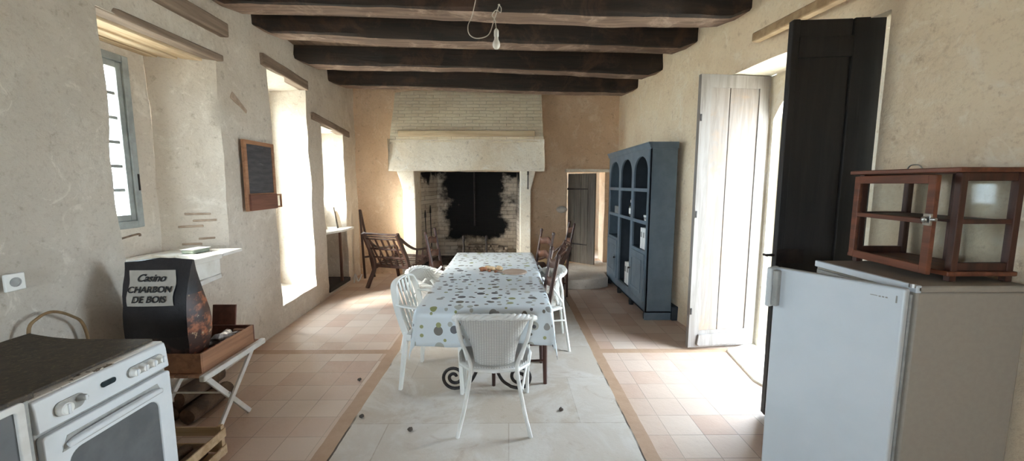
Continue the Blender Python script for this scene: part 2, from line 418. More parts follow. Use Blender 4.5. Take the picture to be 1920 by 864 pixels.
# ------------------------------------------------------------------ mesh helpers
class MB:
    def __init__(self):
        self.v, self.f = [], []
        self.uv = None
        self.mi = []
        self.cur = 0

    def add(self, vs, fs):
        n = len(self.v)
        self.v += [tuple(p) for p in vs]
        for q in fs:
            self.f.append(tuple(i + n for i in q))
            self.mi.append(self.cur)
        return self

    def box(self, x0, x1, y0, y1, z0, z1, mtx=None):
        vs = [Vector((x, y, z)) for z in (z0, z1) for y in (y0, y1) for x in (x0, x1)]
        if mtx is not None:
            vs = [mtx @ p for p in vs]
        return self.add(vs, [(0, 2, 3, 1), (4, 5, 7, 6), (0, 1, 5, 4), (2, 6, 7, 3), (0, 4, 6, 2), (1, 3, 7, 5)])

    def bar(self, a, b, w, h, up=(0, 0, 1), w2=None, h2=None):
        """rectangular bar from a to b"""
        a, b = Vector(a), Vector(b)
        t = (b - a).normalized()
        up = Vector(up)
        s = t.cross(up)
        if s.length < 1e-4:
            s = t.cross(Vector((0, 1, 0)))
        s.normalize()
        u = s.cross(t).normalized()
        w2 = w if w2 is None else w2
        h2 = h if h2 is None else h2
        vs = []
        for p, ww, hh in ((a, w, h), (b, w2, h2)):
            for i, j in ((-1, -1), (1, -1), (1, 1), (-1, 1)):
                vs.append(p + s * (i * ww / 2) + u * (j * hh / 2))
        return self.add(vs, [(0, 3, 2, 1), (4, 5, 6, 7), (0, 1, 5, 4), (1, 2, 6, 5), (2, 3, 7, 6), (3, 0, 4, 7)])

    def sweep(self, pts, w, h, up=(0, 0, 1), closed=False, ws=None):
        """flat band of width w (across) and thickness h swept along pts"""
        pts = [Vector(p) for p in pts]
        n = len(pts)
        up = Vector(up)
        vs = []
        for i, p in enumerate(pts):
            a = pts[(i - 1) % n] if (i > 0 or closed) else pts[0]
            b = pts[(i + 1) % n] if (i < n - 1 or closed) else pts[-1]
            t = (b - a).normalized()
            s = t.cross(up)
            if s.length < 1e-4:
                s = Vector((1, 0, 0))
            s.normalize()
            u = s.cross(t).normalized()
            ww = w if ws is None else ws[i]
            for k, j in ((-1, -1), (1, -1), (1, 1), (-1, 1)):
                vs.append(p + s * (k * ww / 2) + u * (j * h / 2))
        fs = []
        m = n if closed else n - 1
        for i in range(m):
            for k in range(4):
                a, b = i * 4 + k, i * 4 + (k + 1) % 4
                c, d = ((i + 1) % n) * 4 + (k + 1) % 4, ((i + 1) % n) * 4 + k
                fs.append((a, b, c, d))
        if not closed:
            fs += [(3, 2, 1, 0), tuple((n - 1) * 4 + k for k in range(4))]
        return self.add(vs, fs)

    def tube(self, pts, r, n=8, closed=False, flat=1.0):
        pts = [Vector(p) for p in pts]
        L = len(pts)
        rs = r if isinstance(r, (list, tuple)) else [r] * L
        vs, prev = [], None
        for i, p in enumerate(pts):
            a = pts[(i - 1) % L] if (i > 0 or closed) else pts[0]
            b = pts[(i + 1) % L] if (i < L - 1 or closed) else pts[-1]
            t = (b - a).normalized()
            if prev is None:
                s = t.cross(Vector((0, 0, 1)))
                if s.length < 1e-3:
                    s = t.cross(Vector((0, 1, 0)))
            else:
                s = prev - t * prev.dot(t)
            s.normalize()
            prev = s
            u = t.cross(s)
            for k in range(n):
                an = 2 * PI * k / n
                vs.append(p + s * (math.cos(an) * rs[i]) + u * (math.sin(an) * rs[i] * flat))
        fs = []
        for i in range(L if closed else L - 1):
            for k in range(n):
                j = (i + 1) % L
                fs.append((i * n + k, i * n + (k + 1) % n, j * n + (k + 1) % n, j * n + k))
        if not closed:
            fs += [tuple(range(n - 1, -1, -1)), tuple((L - 1) * n + k for k in range(n))]
        return self.add(vs, fs)

    def lathe(self, prof, c=(0, 0, 0), n=20, axis=2, mtx=None):
        vs = []
        for r, z in prof:
            for k in range(n):
                a = 2 * PI * k / n
                p = Vector((r * math.cos(a), r * math.sin(a), z))
                if axis == 0:
                    p = Vector((p.z, p.x, p.y))
                elif axis == 1:
                    p = Vector((p.x, p.z, p.y))
                if mtx is not None:
                    p = mtx @ p
                vs.append(p + Vector(c))
        L = len(prof)
        fs = [(i * n + k, i * n + (k + 1) % n, (i + 1) * n + (k + 1) % n, (i + 1) * n + k) for i in range(L - 1) for k in range(n)]
        if prof[0][0] > 1e-6:
            fs.append(tuple(range(n - 1, -1, -1)))
        if prof[-1][0] > 1e-6:
            fs.append(tuple((L - 1) * n + k for k in range(n)))
        return self.add(vs, fs)

    def prism(self, poly, f0, f1):
        """poly of 2D points mapped to 3D by f0 (one face) and f1 (other face)"""
        n = len(poly)
        vs = [f0(*p) for p in poly] + [f1(*p) for p in poly]
        fs = [tuple(range(n - 1, -1, -1)), tuple(range(n, 2 * n))]
        fs += [(i, (i + 1) % n, n + (i + 1) % n, n + i) for i in range(n)]
        return self.add(vs, fs)

    def ring(self, outer, inner, f0, f1):
        """plate with one hole; outer and inner loops have equal counts"""
        n = len(outer)
        vs = [f0(*p) for p in outer] + [f0(*p) for p in inner] + [f1(*p) for p in outer] + [f1(*p) for p in inner]
        fs = []
        for i in range(n):
            j = (i + 1) % n
            fs += [(i, i + n, j + n, j), (2 * n + i, 2 * n + j, 3 * n + j, 3 * n + i), (i, j, 2 * n + j, 2 * n + i), (n + i, 3 * n + i, 3 * n + j, n + j)]
        return self.add(vs, fs)

    def sheet(self, P, us, vs_, hole=None):
        """grid surface P(u, v); cells for which hole(u, v) is true are left out"""
        n = len(vs_)
        vs = [P(u, v) for u in us for v in vs_]
        fs = []
        for i in range(len(us) - 1):
            for j in range(n - 1):
                if hole and hole((us[i] + us[i + 1]) / 2, (vs_[j] + vs_[j + 1]) / 2):
                    continue
                fs.append((i * n + j, (i + 1) * n + j, (i + 1) * n + j + 1, i * n + j + 1))
        return self.add(vs, fs)

    def blob(self, c, rx, ry, rz, seg=10, rings=7, seed=0, amp=.12):
        vs, fs = [], []
        c = Vector(c)
        for i in range(rings + 1):
            th = PI * i / rings
            for k in range(seg):
                a = 2 * PI * k / seg
                d = Vector((math.sin(th) * math.cos(a), math.sin(th) * math.sin(a), math.cos(th)))
                q = 1 + amp * noise.noise(d * 1.7 + Vector((seed * 3.1, seed, 0)))
                vs.append(c + Vector((d.x * rx, d.y * ry, d.z * rz)) * q)
        for i in range(rings):
            for k in range(seg):
                fs.append((i * seg + k, (i + 1) * seg + k, (i + 1) * seg + (k + 1) % seg, i * seg + (k + 1) % seg))
        return self.add(vs, fs)

    def wobble(self, amp, sc=2.5, seed=0, start=0):
        o = Vector((seed, seed * .7, -seed))
        for i in range(start, len(self.v)):
            p = Vector(self.v[i])
            d = noise.noise_vector(p * sc + o) * amp + noise.noise_vector(p * sc * 3.3 + o) * amp * .4
            self.v[i] = tuple(p + d)
        return self

    def build(self, name, m, parent=None, bevel=0, smooth=35, solid=0, sub=0, fix=True, loc=None, rot=None, seg=2):
        me = bpy.data.meshes.new(name)
        me.from_pydata(self.v, [], self.f)
        mats = m if isinstance(m, list) else [m]
        for q in mats:
            me.materials.append(q)
        if len(mats) > 1:
            me.polygons.foreach_set('material_index', self.mi)
        bm = bmesh.new()
        bm.from_mesh(me)
        if fix:
            bmesh.ops.remove_doubles(bm, verts=bm.verts, dist=1e-5)
            bmesh.ops.recalc_face_normals(bm, faces=bm.faces)
        bm.to_mesh(me)
        bm.free()
        me.update()
        if smooth:
            me.polygons.foreach_set('use_smooth', [True] * len(me.polygons))
            me.set_sharp_from_angle(angle=R(smooth))
        o = bpy.data.objects.new(name, me)
        COL.objects.link(o)
        if parent is not None:
            o.parent = parent
        if loc is not None:
            o.location = loc
        if rot is not None:
            o.rotation_euler = rot
        if solid:
            md = o.modifiers.new('thick', 'SOLIDIFY')
            md.thickness = solid
            md.offset = 0
        if bevel:
            md = o.modifiers.new('round', 'BEVEL')
            md.width = bevel
            md.segments = seg
            md.limit_method = 'ANGLE'
            md.angle_limit = R(40)
        if sub:
            md = o.modifiers.new('smooth', 'SUBSURF')
            md.levels = sub
            md.render_levels = sub
        return o

def thing(name, label, cat, loc=(0, 0, 0), rz=0, group=None):
    o = bpy.data.objects.new(name, None)
    COL.objects.link(o)
    o.location = loc
    o.rotation_euler = (0, 0, rz)
    o.empty_display_size = .1
    return tag(o, label, cat, group)

def tag(o, label, cat, group=None):
    o['label'] = label
    o['category'] = cat
    if group:
        o['group'] = group
    return o

def struct(o):
    o['kind'] = 'structure'
    return o

def copy_tree(o, parent=None):
    c = o.copy()
    COL.objects.link(c)
    if parent is not None:
        c.parent = parent
    for ch in list(o.children):
        copy_tree(ch, c)
    return c

def dup(o, loc, rz, label, group=None):
    c = copy_tree(o)
    c.location = loc
    c.rotation_euler = (0, 0, rz)
    c['label'] = label
    if group:
        c['group'] = group
    return c

def text_mesh(name, txt, size, m, parent, mtx, shear=0, bold=0, spacing=1.0):
    cu = bpy.data.curves.new(name, 'FONT')
    cu.body = txt
    cu.size = size
    cu.align_x = 'CENTER'
    cu.align_y = 'CENTER'
    cu.shear = shear
    cu.offset = bold
    cu.space_character = spacing
    cu.extrude = .0006
    tmp = bpy.data.objects.new(name + '_curve', cu)
    COL.objects.link(tmp)
    dg = bpy.context.evaluated_depsgraph_get()
    me = bpy.data.meshes.new_from_object(tmp.evaluated_get(dg))
    bpy.data.objects.remove(tmp)
    bpy.data.curves.remove(cu)
    me.transform(mtx)
    me.materials.clear()
    me.materials.append(m)
    o = bpy.data.objects.new(name, me)
    COL.objects.link(o)
    o.parent = parent
    return o

def lerp(a, b, t):
    return a + (b - a) * t

def piece(tab):
    def f(u):
        if u <= tab[0][0]:
            return tab[0][1]
        for (a, x), (b, y) in zip(tab, tab[1:]):
            if u <= b:
                return lerp(x, y, (u - a) / (b - a))
        return tab[-1][1]
    return f

def cuts(lo, hi, step, extra=()):
    ks = sorted(set([lo, hi] + [e for e in extra if lo < e < hi]))
    out = [ks[0]]
    for a, b in zip(ks, ks[1:]):
        n = max(1, round((b - a) / step))
        out += [a + (b - a) * i / n for i in range(1, n + 1)]
    return out

def bez(p0, p1, p2, p3, n=10):
    p0, p1, p2, p3 = map(Vector, (p0, p1, p2, p3))
    return [p0 * (1 - t) ** 3 + p1 * 3 * t * (1 - t) ** 2 + p2 * 3 * t * t * (1 - t) + p3 * t ** 3 for t in (i / n for i in range(n + 1))]

def spline(pts, n=6):
    """Catmull-Rom through pts"""
    P = [Vector(p) for p in pts]
    P = [P[0] * 2 - P[1]] + P + [P[-1] * 2 - P[-2]]
    out = []
    for i in range(1, len(P) - 2):
        a, b, c, d = P[i - 1:i + 3]
        for k in range(n):
            t = k / n
            out.append(.5 * (2 * b + (c - a) * t + (2 * a - 5 * b + 4 * c - d) * t * t + (3 * b - a - 3 * c + d) * t ** 3))
    out.append(P[-2])
    return out
# ================================================================== THE ROOM
xl = piece([(-2.6, -2.24), (2.4, -2.31), (3.4, -2.37), (3.9, -2.40), (5.9, -2.50), (7.2, -2.57)])
xr = piece([(-2.6, 2.26), (0, 2.22), (2.4, 2.13), (4.1, 1.94), (5.2, 1.88), (7.4, 1.91)])
def yb(x):
    return 7.04 + .056 * x
ZC = 3.12

def wall(name, P, us, vs, hole, m, reveals=(), amp=.013):
    b = MB()
    b.sheet(P, us, vs, hole)
    for Q, a, c in reveals:
        b.sheet(Q, a, c)
    b.wobble(amp, 1.6, 3)
    return struct(b.build(name, m, smooth=60))

# ---- left wall with three deep embrasures
N1 = (2.42, 3.43, .98, 2.54)
N2 = (4.24, 5.10, .25, 2.69)
N3 = (5.50, 6.32, .04, 2.30)
ys = cuts(-2.5, 6.95, .09, [v for n in (N1, N2, N3) for v in n[:2]])
zs = cuts(-.06, ZC, .09, [v for n in (N1, N2, N3) for v in n[2:]])
def sub(lst, a, b):
    return [t for t in lst if a - 1e-6 <= t <= b + 1e-6]
def lefthole(y, z):
    return any(n[0] < y < n[1] and n[2] < z < n[3] for n in (N1, N2, N3))
lw = MB()
lw.sheet(lambda y, z: (xl(y), y, z), ys, zs, lefthole)
def recess(b, n, xb, back, xf, ys, zs, holes=None, skip=()):
    """reveals from the front rectangle n to the back rectangle at x = xb, plus a back wall with an optional hole"""
    y0, y1, z0, z1 = n
    Y0, Y1, Z0, Z1 = back
    yy, zz, tt = sub(ys, y0, y1), sub(zs, z0, z1), [i / 5 for i in range(6)]
    fy = lambda y: lerp(Y0, Y1, (y - y0) / (y1 - y0))
    fz = lambda z: lerp(Z0, Z1, (z - z0) / (z1 - z0))
    if 'lo' not in skip:
        b.sheet(lambda t, z: (lerp(xf(y0), xb, t), lerp(y0, Y0, t), lerp(z, fz(z), t)), tt, zz)
    if 'hi' not in skip:
        b.sheet(lambda t, z: (lerp(xf(y1), xb, t), lerp(y1, Y1, t), lerp(z, fz(z), t)), tt, zz)
    if 'sill' not in skip:
        b.sheet(lambda t, y: (lerp(xf(y), xb, t), lerp(y, fy(y), t), lerp(z0, Z0, t)), tt, yy)
    if 'top' not in skip:
        b.sheet(lambda t, y: (lerp(xf(y), xb, t), lerp(y, fy(y), t), lerp(z1, Z1, t)), tt, yy)
    if holes is not None:
        h = holes
        by = cuts(Y0 - .07, Y1 + .07, .08, h[:2])
        bz = cuts(Z0, Z1, .08, h[2:])
        b.sheet(lambda y, z: (xb, y, z), by, bz, lambda y, z: h[0] < y < h[1] and h[2] < z < h[3])
        d = -.13 if xb < 0 else .13
        for yv in h[:2]:
            b.sheet(lambda t, z: (xb + d * t, yv, z), [0, 1], sub(bz, h[2], h[3]))
        for zv in h[2:]:
            b.sheet(lambda t, y: (xb + d * t, y, zv), [0, 1], sub(by, h[0], h[1]))
H1 = (2.40, 3.035, 1.27, 2.43)
H2 = (4.24, 5.12, .27, 2.62)
H3 = (5.48, 6.26, 1.20, 2.26)
recess(lw, N1, -2.75, (2.34, 3.21, .98, 2.54), xl, ys, zs, H1)
recess(lw, N2, -2.95, (4.20, 5.16, .26, 2.66), xl, ys, zs, H2)
recess(lw, N3, -2.90, (5.44, 6.30, .04, 2.30), xl, ys, zs, H3)
lw.wobble(.017, 2.0, 3)
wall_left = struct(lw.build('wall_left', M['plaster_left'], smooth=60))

for k, (z, t0, t1) in enumerate(((1.30, .15, .62), (1.25, .05, .48), (1.205, .30, .75), (1.10, .10, .40), (1.06, .35, .70))):
    b = MB()
    p = lambda t: (lerp(-2.42, -2.74, t), lerp(3.405, 3.22, t), z)
    b.bar(p(t0), p(t1), .016, .018)
    b.wobble(.006, 9, k)
    b.build('exposed_brick', M['bare_stone'], wall_left, bevel=.004)
b = MB()
b.bar((-2.383, 3.60, 2.31), (-2.392, 3.82, 2.20), .03, .07, h2=.04)
b.wobble(.012, 9, 4)
b.build('exposed_stone', M['bare_stone'], wall_left, bevel=.008)

# ---- right wall with the splayed door recess
D1 = (2.36, 4.10, -.06, 2.51)
ys = cuts(-2.5, 7.25, .09, D1[:2])
zs = cuts(-.06, ZC, .09, D1[2:])
rw = MB()
rw.sheet(lambda y, z: (xr(y), y, z), ys, zs, lambda y, z: D1[0] < y < D1[1] and z < D1[3])
rw.cur = 1
recess(rw, D1, 2.36, (2.56, 3.76, -.06, 2.51), xr, ys, zs, None, skip=('sill',))
# back of the recess: plate with an arched doorway, then its reveal
DY0, DY1, SPR, APX = 2.74, 3.68, 2.12, 2.42
arch = [(DY0, -.06)] + [(DY0, SPR)] + [(lerp(DY0, DY1, i / 12), SPR + (APX - SPR) * math.sin(PI * i / 12) ** .8) for i in range(1, 12)] + [(DY1, SPR), (DY1, -.06)]
outer = [(2.56, -.06), (2.56, 2.51)] + [(lerp(2.56, 3.76, i / 12), 2.51) for i in range(1, 12)] + [(3.76, 2.51), (3.76, -.06)]
n_ = len(arch)
rw.add([(2.36, y, z) for y, z in outer] + [(2.36, y, z) for y, z in arch] + [(2.56, y, z) for y, z in arch],
       [(i, i + 1, n_ + i + 1, n_ + i) for i in range(n_ - 1)] + [(n_ + i, n_ + i + 1, 2 * n_ + i + 1, 2 * n_ + i) for i in range(n_ - 1)])
rw.wobble(.012, 1.6, 8)
wall_right = struct(rw.build('wall_right', [M['plaster_right'], M['plaster_reveal']], smooth=60))

# ---- far wall, with holes for the hearth and the small door
FX0, FX1 = -1.50, .20
HD = (1.02, 1.69, .15, 1.75)
us = cuts(-2.62, 2.0, .09, [FX0, FX1, HD[0], HD[1]])
zs = cuts(-.06, ZC, .09, [HD[2], HD[3]])
fw_ = MB()
fw_.sheet(lambda x, z: (x, yb(x), z), us, zs, lambda x, z: (FX0 < x < FX1 and z < 1.75) or (HD[0] < x < HD[1] and HD[2] < z < HD[3]))
tt = [0, .5, 1]
for xv in HD[:2]:
    fw_.sheet(lambda t, z: (xv, yb(xv) + .42 * t, z), tt, sub(zs, HD[2], HD[3]))
for zv in HD[2:]:
    fw_.sheet(lambda t, x: (x, yb(x) + .42 * t, zv), tt, sub(us, HD[0], HD[1]))
fw_.wobble(.012, 1.6, 5)
wall_back = struct(fw_.build('wall_back', M['plaster_far'], smooth=60))

# ---- wall behind the viewer
nw = MB()
FILL_W = (-1.9, -.2, .8, 1.9)  # added window, out of view, to light the near end of the room
us = cuts(-2.3, 2.3, .3, FILL_W[:2])
zs = cuts(-.06, ZC, .3, FILL_W[2:])
nw.sheet(lambda x, z: (x, -2.5, z), us, zs, lambda x, z: FILL_W[0] < x < FILL_W[1] and FILL_W[2] < z < FILL_W[3])
for xv in FILL_W[:2]:
    nw.sheet(lambda t, z: (xv, -2.5 - .3 * t, z), [0, 1], sub(zs, FILL_W[2], FILL_W[3]))
for zv in FILL_W[2:]:
    nw.sheet(lambda t, x: (x, -2.5 - .3 * t, zv), [0, 1], sub(us, FILL_W[0], FILL_W[1]))
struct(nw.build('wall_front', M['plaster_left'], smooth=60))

# ---- floor and ceiling
fb = MB()
fb.sheet(lambda x, y: (x, y, 0), cuts(-3.0, 2.62, .5), cuts(-2.6, 7.8, .5))
struct(fb.build('floor', M['floor'], smooth=0))
cb = MB()
cb.sheet(lambda x, y: (x, y, ZC), cuts(-2.8, 2.5, 1), cuts(-2.7, 7.4, 1))
struct(cb.build('ceiling', M['ceiling'], smooth=0))
gb = MB()
gb.box(-30, 30, -30, 36, -.30, -.12)
struct(gb.build('ground', M['ground'], smooth=0))

# ---- little passage behind the low door, open to the sky on its left side
pb = MB()
pb.box(.55, 2.5, 8.6, 8.7, -.1, 2.3)
pb.box(1.86, 1.96, 7.50, 8.6, -.1, 2.3)
pb.box(.5, .6, 8.1, 8.6, -.1, 2.3)
pb.box(.5, .6, 7.5, 8.1, 1.8, 2.3)
pb.box(.5, 2.5, 7.5, 8.7, -.1, .15)
pb.box(.5, 2.5, 7.5, 8.7, 2.3, 2.4)
struct(pb.build('wall_passage', M['stone_grey'], smooth=0))

# ---- stone step before the hearth and the low door
sp = MB()
front = [(-1.10, 6.05), (-.9, 5.98), (-.5, 5.94), (.2, 5.90), (.7, 5.84), (1.05, 5.80), (1.35, 5.86), (1.50, 5.97), (1.53, 6.36)]
poly = front + [(1.95, 6.40), (1.95, 7.3), (-1.14, 7.3)]
sp.prism(poly, lambda x, y: (x, y, .002), lambda x, y: (x, y, .15))
o = sp.build('stone_step', M['stone_grey'], bevel=.012, smooth=40, seg=3)
o['kind'] = 'structure'
o.name = 'trim_1'

# ---- ceiling beams
beams = (((3.32, 2.94), (3.49, 2.895), 'thick black oak ceiling beam closest above the hanging bulb, first and widest in view'),
         ((4.00, 2.966), (4.31, 2.91), 'black oak ceiling beam second from the viewer, behind the bare bulb'),
         ((4.85, 2.93), (5.15, 2.878), 'brown oak ceiling beam third from the viewer, notched on its front face'),
         ((5.82, 2.905), (6.11, 2.868), 'brown oak ceiling beam touching the top of the brick chimney hood'))
for k, ((y0, z0), (y1, z1), lab) in enumerate(beams):
    b = MB()
    xa, xb = xl(y0) - .12, xr(y1) + .1
    L = xb - xa
    secs = cuts(0, 1, .02)
    dep = .26
    ring = []
    vs, fs = [], []
    for t in secs:
        x = lerp(xa, xb, t)
        fy, fz = lerp(y0, y1, t), lerp(z0, z1, t)
        e = min(t, 1 - t) * L
        ch = .07 * max(0, 1 - max(0, e - .14) / .09) if e < .23 else 0
        wob = .018 * math.sin(t * 7 + k * 2) + .012 * noise.noise(Vector((t * 9, k * 5, 1)))
        zt = ZC + .03
        zb = fz + ch + wob * .8
        c = .02 + .012 * noise.noise(Vector((t * 14, k * 3, 7)))
        for yy, zz in ((fy, zt), (fy + wob, fz + ch + c), (fy + c + wob, zb), (fy + dep - c, zb + .005), (fy + dep + wob, zb + c), (fy + dep, zt)):
            vs.append((x, yy, zz))
    n = 6
    mi = []
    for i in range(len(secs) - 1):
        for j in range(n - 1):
            mi.append(1 if j in (2, 3) else 0)  # underside faces take the paler wood tone
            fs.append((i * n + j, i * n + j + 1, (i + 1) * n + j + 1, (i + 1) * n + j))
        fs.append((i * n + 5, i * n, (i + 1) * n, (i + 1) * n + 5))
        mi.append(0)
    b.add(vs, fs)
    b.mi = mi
    b.wobble(.006, 6, k)
    o = b.build('ceiling_beam', [M['beam'], M['beam_pale']], smooth=40)
    tag(o, lab, 'beam', 'oak ceiling beams')

# ---- timber lintels over the three embrasures, wall plate
t = thing('timber_lintel', 'long grey timber lintel with pale boards over the sink window', 'lintel', (0, 0, 0), 0, 'timber lintels of the left wall')
b = MB()
b.box(-2.44, -2.315, 2.22, 3.46, 2.535, 2.585)
b.wobble(.006, 3, 2)
b.build('beam_face', M['lintel'], t, bevel=.012)
for k, (xa, xb, z) in enumerate(((-2.56, -2.44, 2.520), (-2.67, -2.575, 2.512), (-2.755, -2.685, 2.505))):
    b = MB()
    b.box(xa, xb, 2.30, 3.43 - k * .08, z, z + .05)
    b.wobble(.005, 3, k + 4)
    b.build('plank', M['plank_pale'], t, bevel=.006)
def lintel(label, y0, y1, z0, z1, m='lintel', tilt=0):
    b = MB()
    n = 8
    pts = [(xl(lerp(y0, y1, i / n)) - .03, lerp(y0, y1, i / n), (z0 + z1) / 2 + tilt * (i / n - .5)) for i in range(n + 1)]
    b.sweep(pts, .12, z1 - z0)
    b.wobble(.007, 4, y0)
    return tag(b.build('timber_lintel', M[m], bevel=.01), label, 'lintel', 'timber lintels of the left wall')
lintel('weathered timber lintel above the tall bright garden window', 4.13, 5.12, 2.69, 2.80, tilt=-.03)
lintel('weathered timber lintel above the small window farthest along the left wall', 5.22, 6.55, 2.31, 2.40, tilt=-.08)
b = MB()
b.bar((-2.27, -.6, 2.80), (-2.37, 3.52, 2.80), .14, .11)
b.wobble(.007, 3, 6)
tag(b.build('wall_plate', M['lintel'], bevel=.012), 'grey timber running along the left wall above the sink window lintel', 'beam')
b = MB()
b.bar((2.04, 1.95, 2.66), (1.935, 3.30, 2.68), .07, .07)
b.wobble(.008, 4, 6)
tag(b.build('wall_timber', M['lintel_x'], bevel=.012), 'short pale timber set in the right wall above the doorway', 'beam')

# ---- windows
def bars_rect(b, x0, x1, y0, y1, z0, z1, w):
    b.box(x0, x1, y0, y0 + w, z0, z1)
    b.box(x0, x1, y1 - w, y1, z0, z1)
    b.box(x0, x1, y0 + w, y1 - w, z0, z0 + w)
    b.box(x0, x1, y0 + w, y1 - w, z1 - w, z1)
    return b
w1 = struct(bars_rect(MB(), -2.80, -2.735, H1[0] - .02, H1[1] + .025, H1[2] - .04, H1[3] + .02, .05).build('window_1', M['frame_grey'], bevel=.005))
b = bars_rect(MB(), -2.79, -2.75, H1[0] + .035, H1[1] - .022, H1[2] + .012, H1[3] - .032, .042)
y_ = (H1[0] + H1[1]) / 2
for i in range(1, 6):
    z = lerp(H1[2] + .065, H1[3] - .085, i / 6)
    b.box(-2.785, -2.755, H1[0] + .09, H1[1] - .08, z - .011, z + .011)
b.box(-2.785, -2.755, y_ - .012, y_ + .012, H1[2] + .06, H1[3] - .08)
b.build('sash', M['frame_grey'], w1, bevel=.003)
MB().box(-2.772, -2.768, H1[0] + .08, H1[1] - .07, H1[2] + .05, H1[3] - .07).build('pane', M['glass'], w1)
b = MB()
b.bar((-2.74, 3.045, 1.50), (-2.74, 3.045, 1.62), .02, .012)
b.build('espagnolette', M['iron'], w1)

w2 = struct(bars_rect(MB(), -3.02, -2.94, H2[0] + .0, H2[1], H2[2], H2[3], .06).build('window_2', M['frame_white'], bevel=.005))
for (a, c) in ((H2[0] + .06, 4.68), (4.68, H2[1] - .06)):
    b = bars_rect(MB(), -3.0, -2.955, a, c, H2[2] + .06, H2[3] - .06, .07)
    for i in range(1, 5):
        z = lerp(H2[2] + .13, H2[3] - .13, i / 5)
        b.box(-2.995, -2.96, a + .07, c - .07, z - .014, z + .014)
    s = b.build('casement', M['frame_white'], w2, bevel=.003)
    MB().box(-2.982, -2.977, a + .06, c - .06, H2[2] + .12, H2[3] - .12).build('pane', M['glass'], s)
b = MB()
b.tube([(-2.95, 4.67, 1.55), (-2.90, 4.67, 1.55)], .009)
b.tube([(-2.90, 4.67, 1.49), (-2.90, 4.67, 1.61)], .011)
b.build('handle', M['iron'], w2)

w3 = struct(bars_rect(MB(), -3.0, -2.93, H3[0], H3[1], H3[2], H3[3], .055).build('window_3', M['frame_white'], bevel=.005))
b = MB()
ym = (H3[0] + H3[1]) / 2
b.box(-2.985, -2.945, ym - .03, ym + .03, H3[2] + .05, H3[3] - .05)
for i in (1, 2):
    z = lerp(H3[2], H3[3], i / 3)
    b.box(-2.98, -2.95, H3[0] + .05, H3[1] - .05, z - .012, z + .012)
b.build('sash', M['frame_white'], w3, bevel=.003)
MB().box(-2.968, -2.963, H3[0] + .04, H3[1] - .04, H3[2] + .04, H3[3] - .04).build('pane', M['glass'], w3)

b = MB()
b.box(FILL_W[0], FILL_W[1], -2.80, -2.74, FILL_W[2], FILL_W[2] + .07)
b.box(FILL_W[0], FILL_W[1], -2.80, -2.74, FILL_W[3] - .07, FILL_W[3])
for x in (FILL_W[0] + .035, -1.05, FILL_W[1] - .035):
    b.box(x - .035, x + .035, -2.80, -2.74, FILL_W[2], FILL_W[3])
fill_w = struct(b.build('added_window', M['frame_white'], bevel=.005))  # unseen window, added to brighten the near end
MB().box(FILL_W[0] + .05, FILL_W[1] - .05, -2.772, -2.767, FILL_W[2] + .05, FILL_W[3] - .05).build('pane', M['glass'], fill_w)

# ---- double door on the right: frame, threshold, two tall inner leaves
b = MB()
fo = [(DY0, -.02), (DY0, SPR)] + arch[2:-2] + [(DY1, SPR), (DY1, -.02)]
cy_ = (DY0 + DY1) / 2
fi = [(cy_ + (y - cy_) * .90, z if z < 0 else z - .05) for y, z in fo]
n_ = len(fo)
for xx, flip in ((2.44, 0),):
    vs = [(xx, y, z) for y, z in fo] + [(xx, y, z) for y, z in fi] + [(xx + .07, y, z) for y, z in fo] + [(xx + .07, y, z) for y, z in fi]
    fs = []
    for i in range(n_ - 1):
        j = i + 1
        fs += [(i, j, n_ + j, n_ + i), (2 * n_ + i, 2 * n_ + j, 3 * n_ + j, 3 * n_ + i), (n_ + i, n_ + j, 3 * n_ + j, 3 * n_ + i), (i, j, 2 * n_ + j, 2 * n_ + i)]
    b.add(vs, fs)
d1 = struct(b.build('door_1', M['frame_white'], bevel=.004))
b = MB()
b.prism([(1.93, 3.02), (2.02, 2.66), (2.55, 2.62), (2.60, 3.76), (2.34, 3.78), (2.02, 3.60)], lambda x, y: (x, y, -.10), lambda x, y: (x, y, .018))
b.wobble(.006, 4)
struct(b.build('trim_2', M['stone_white'], bevel=.012))

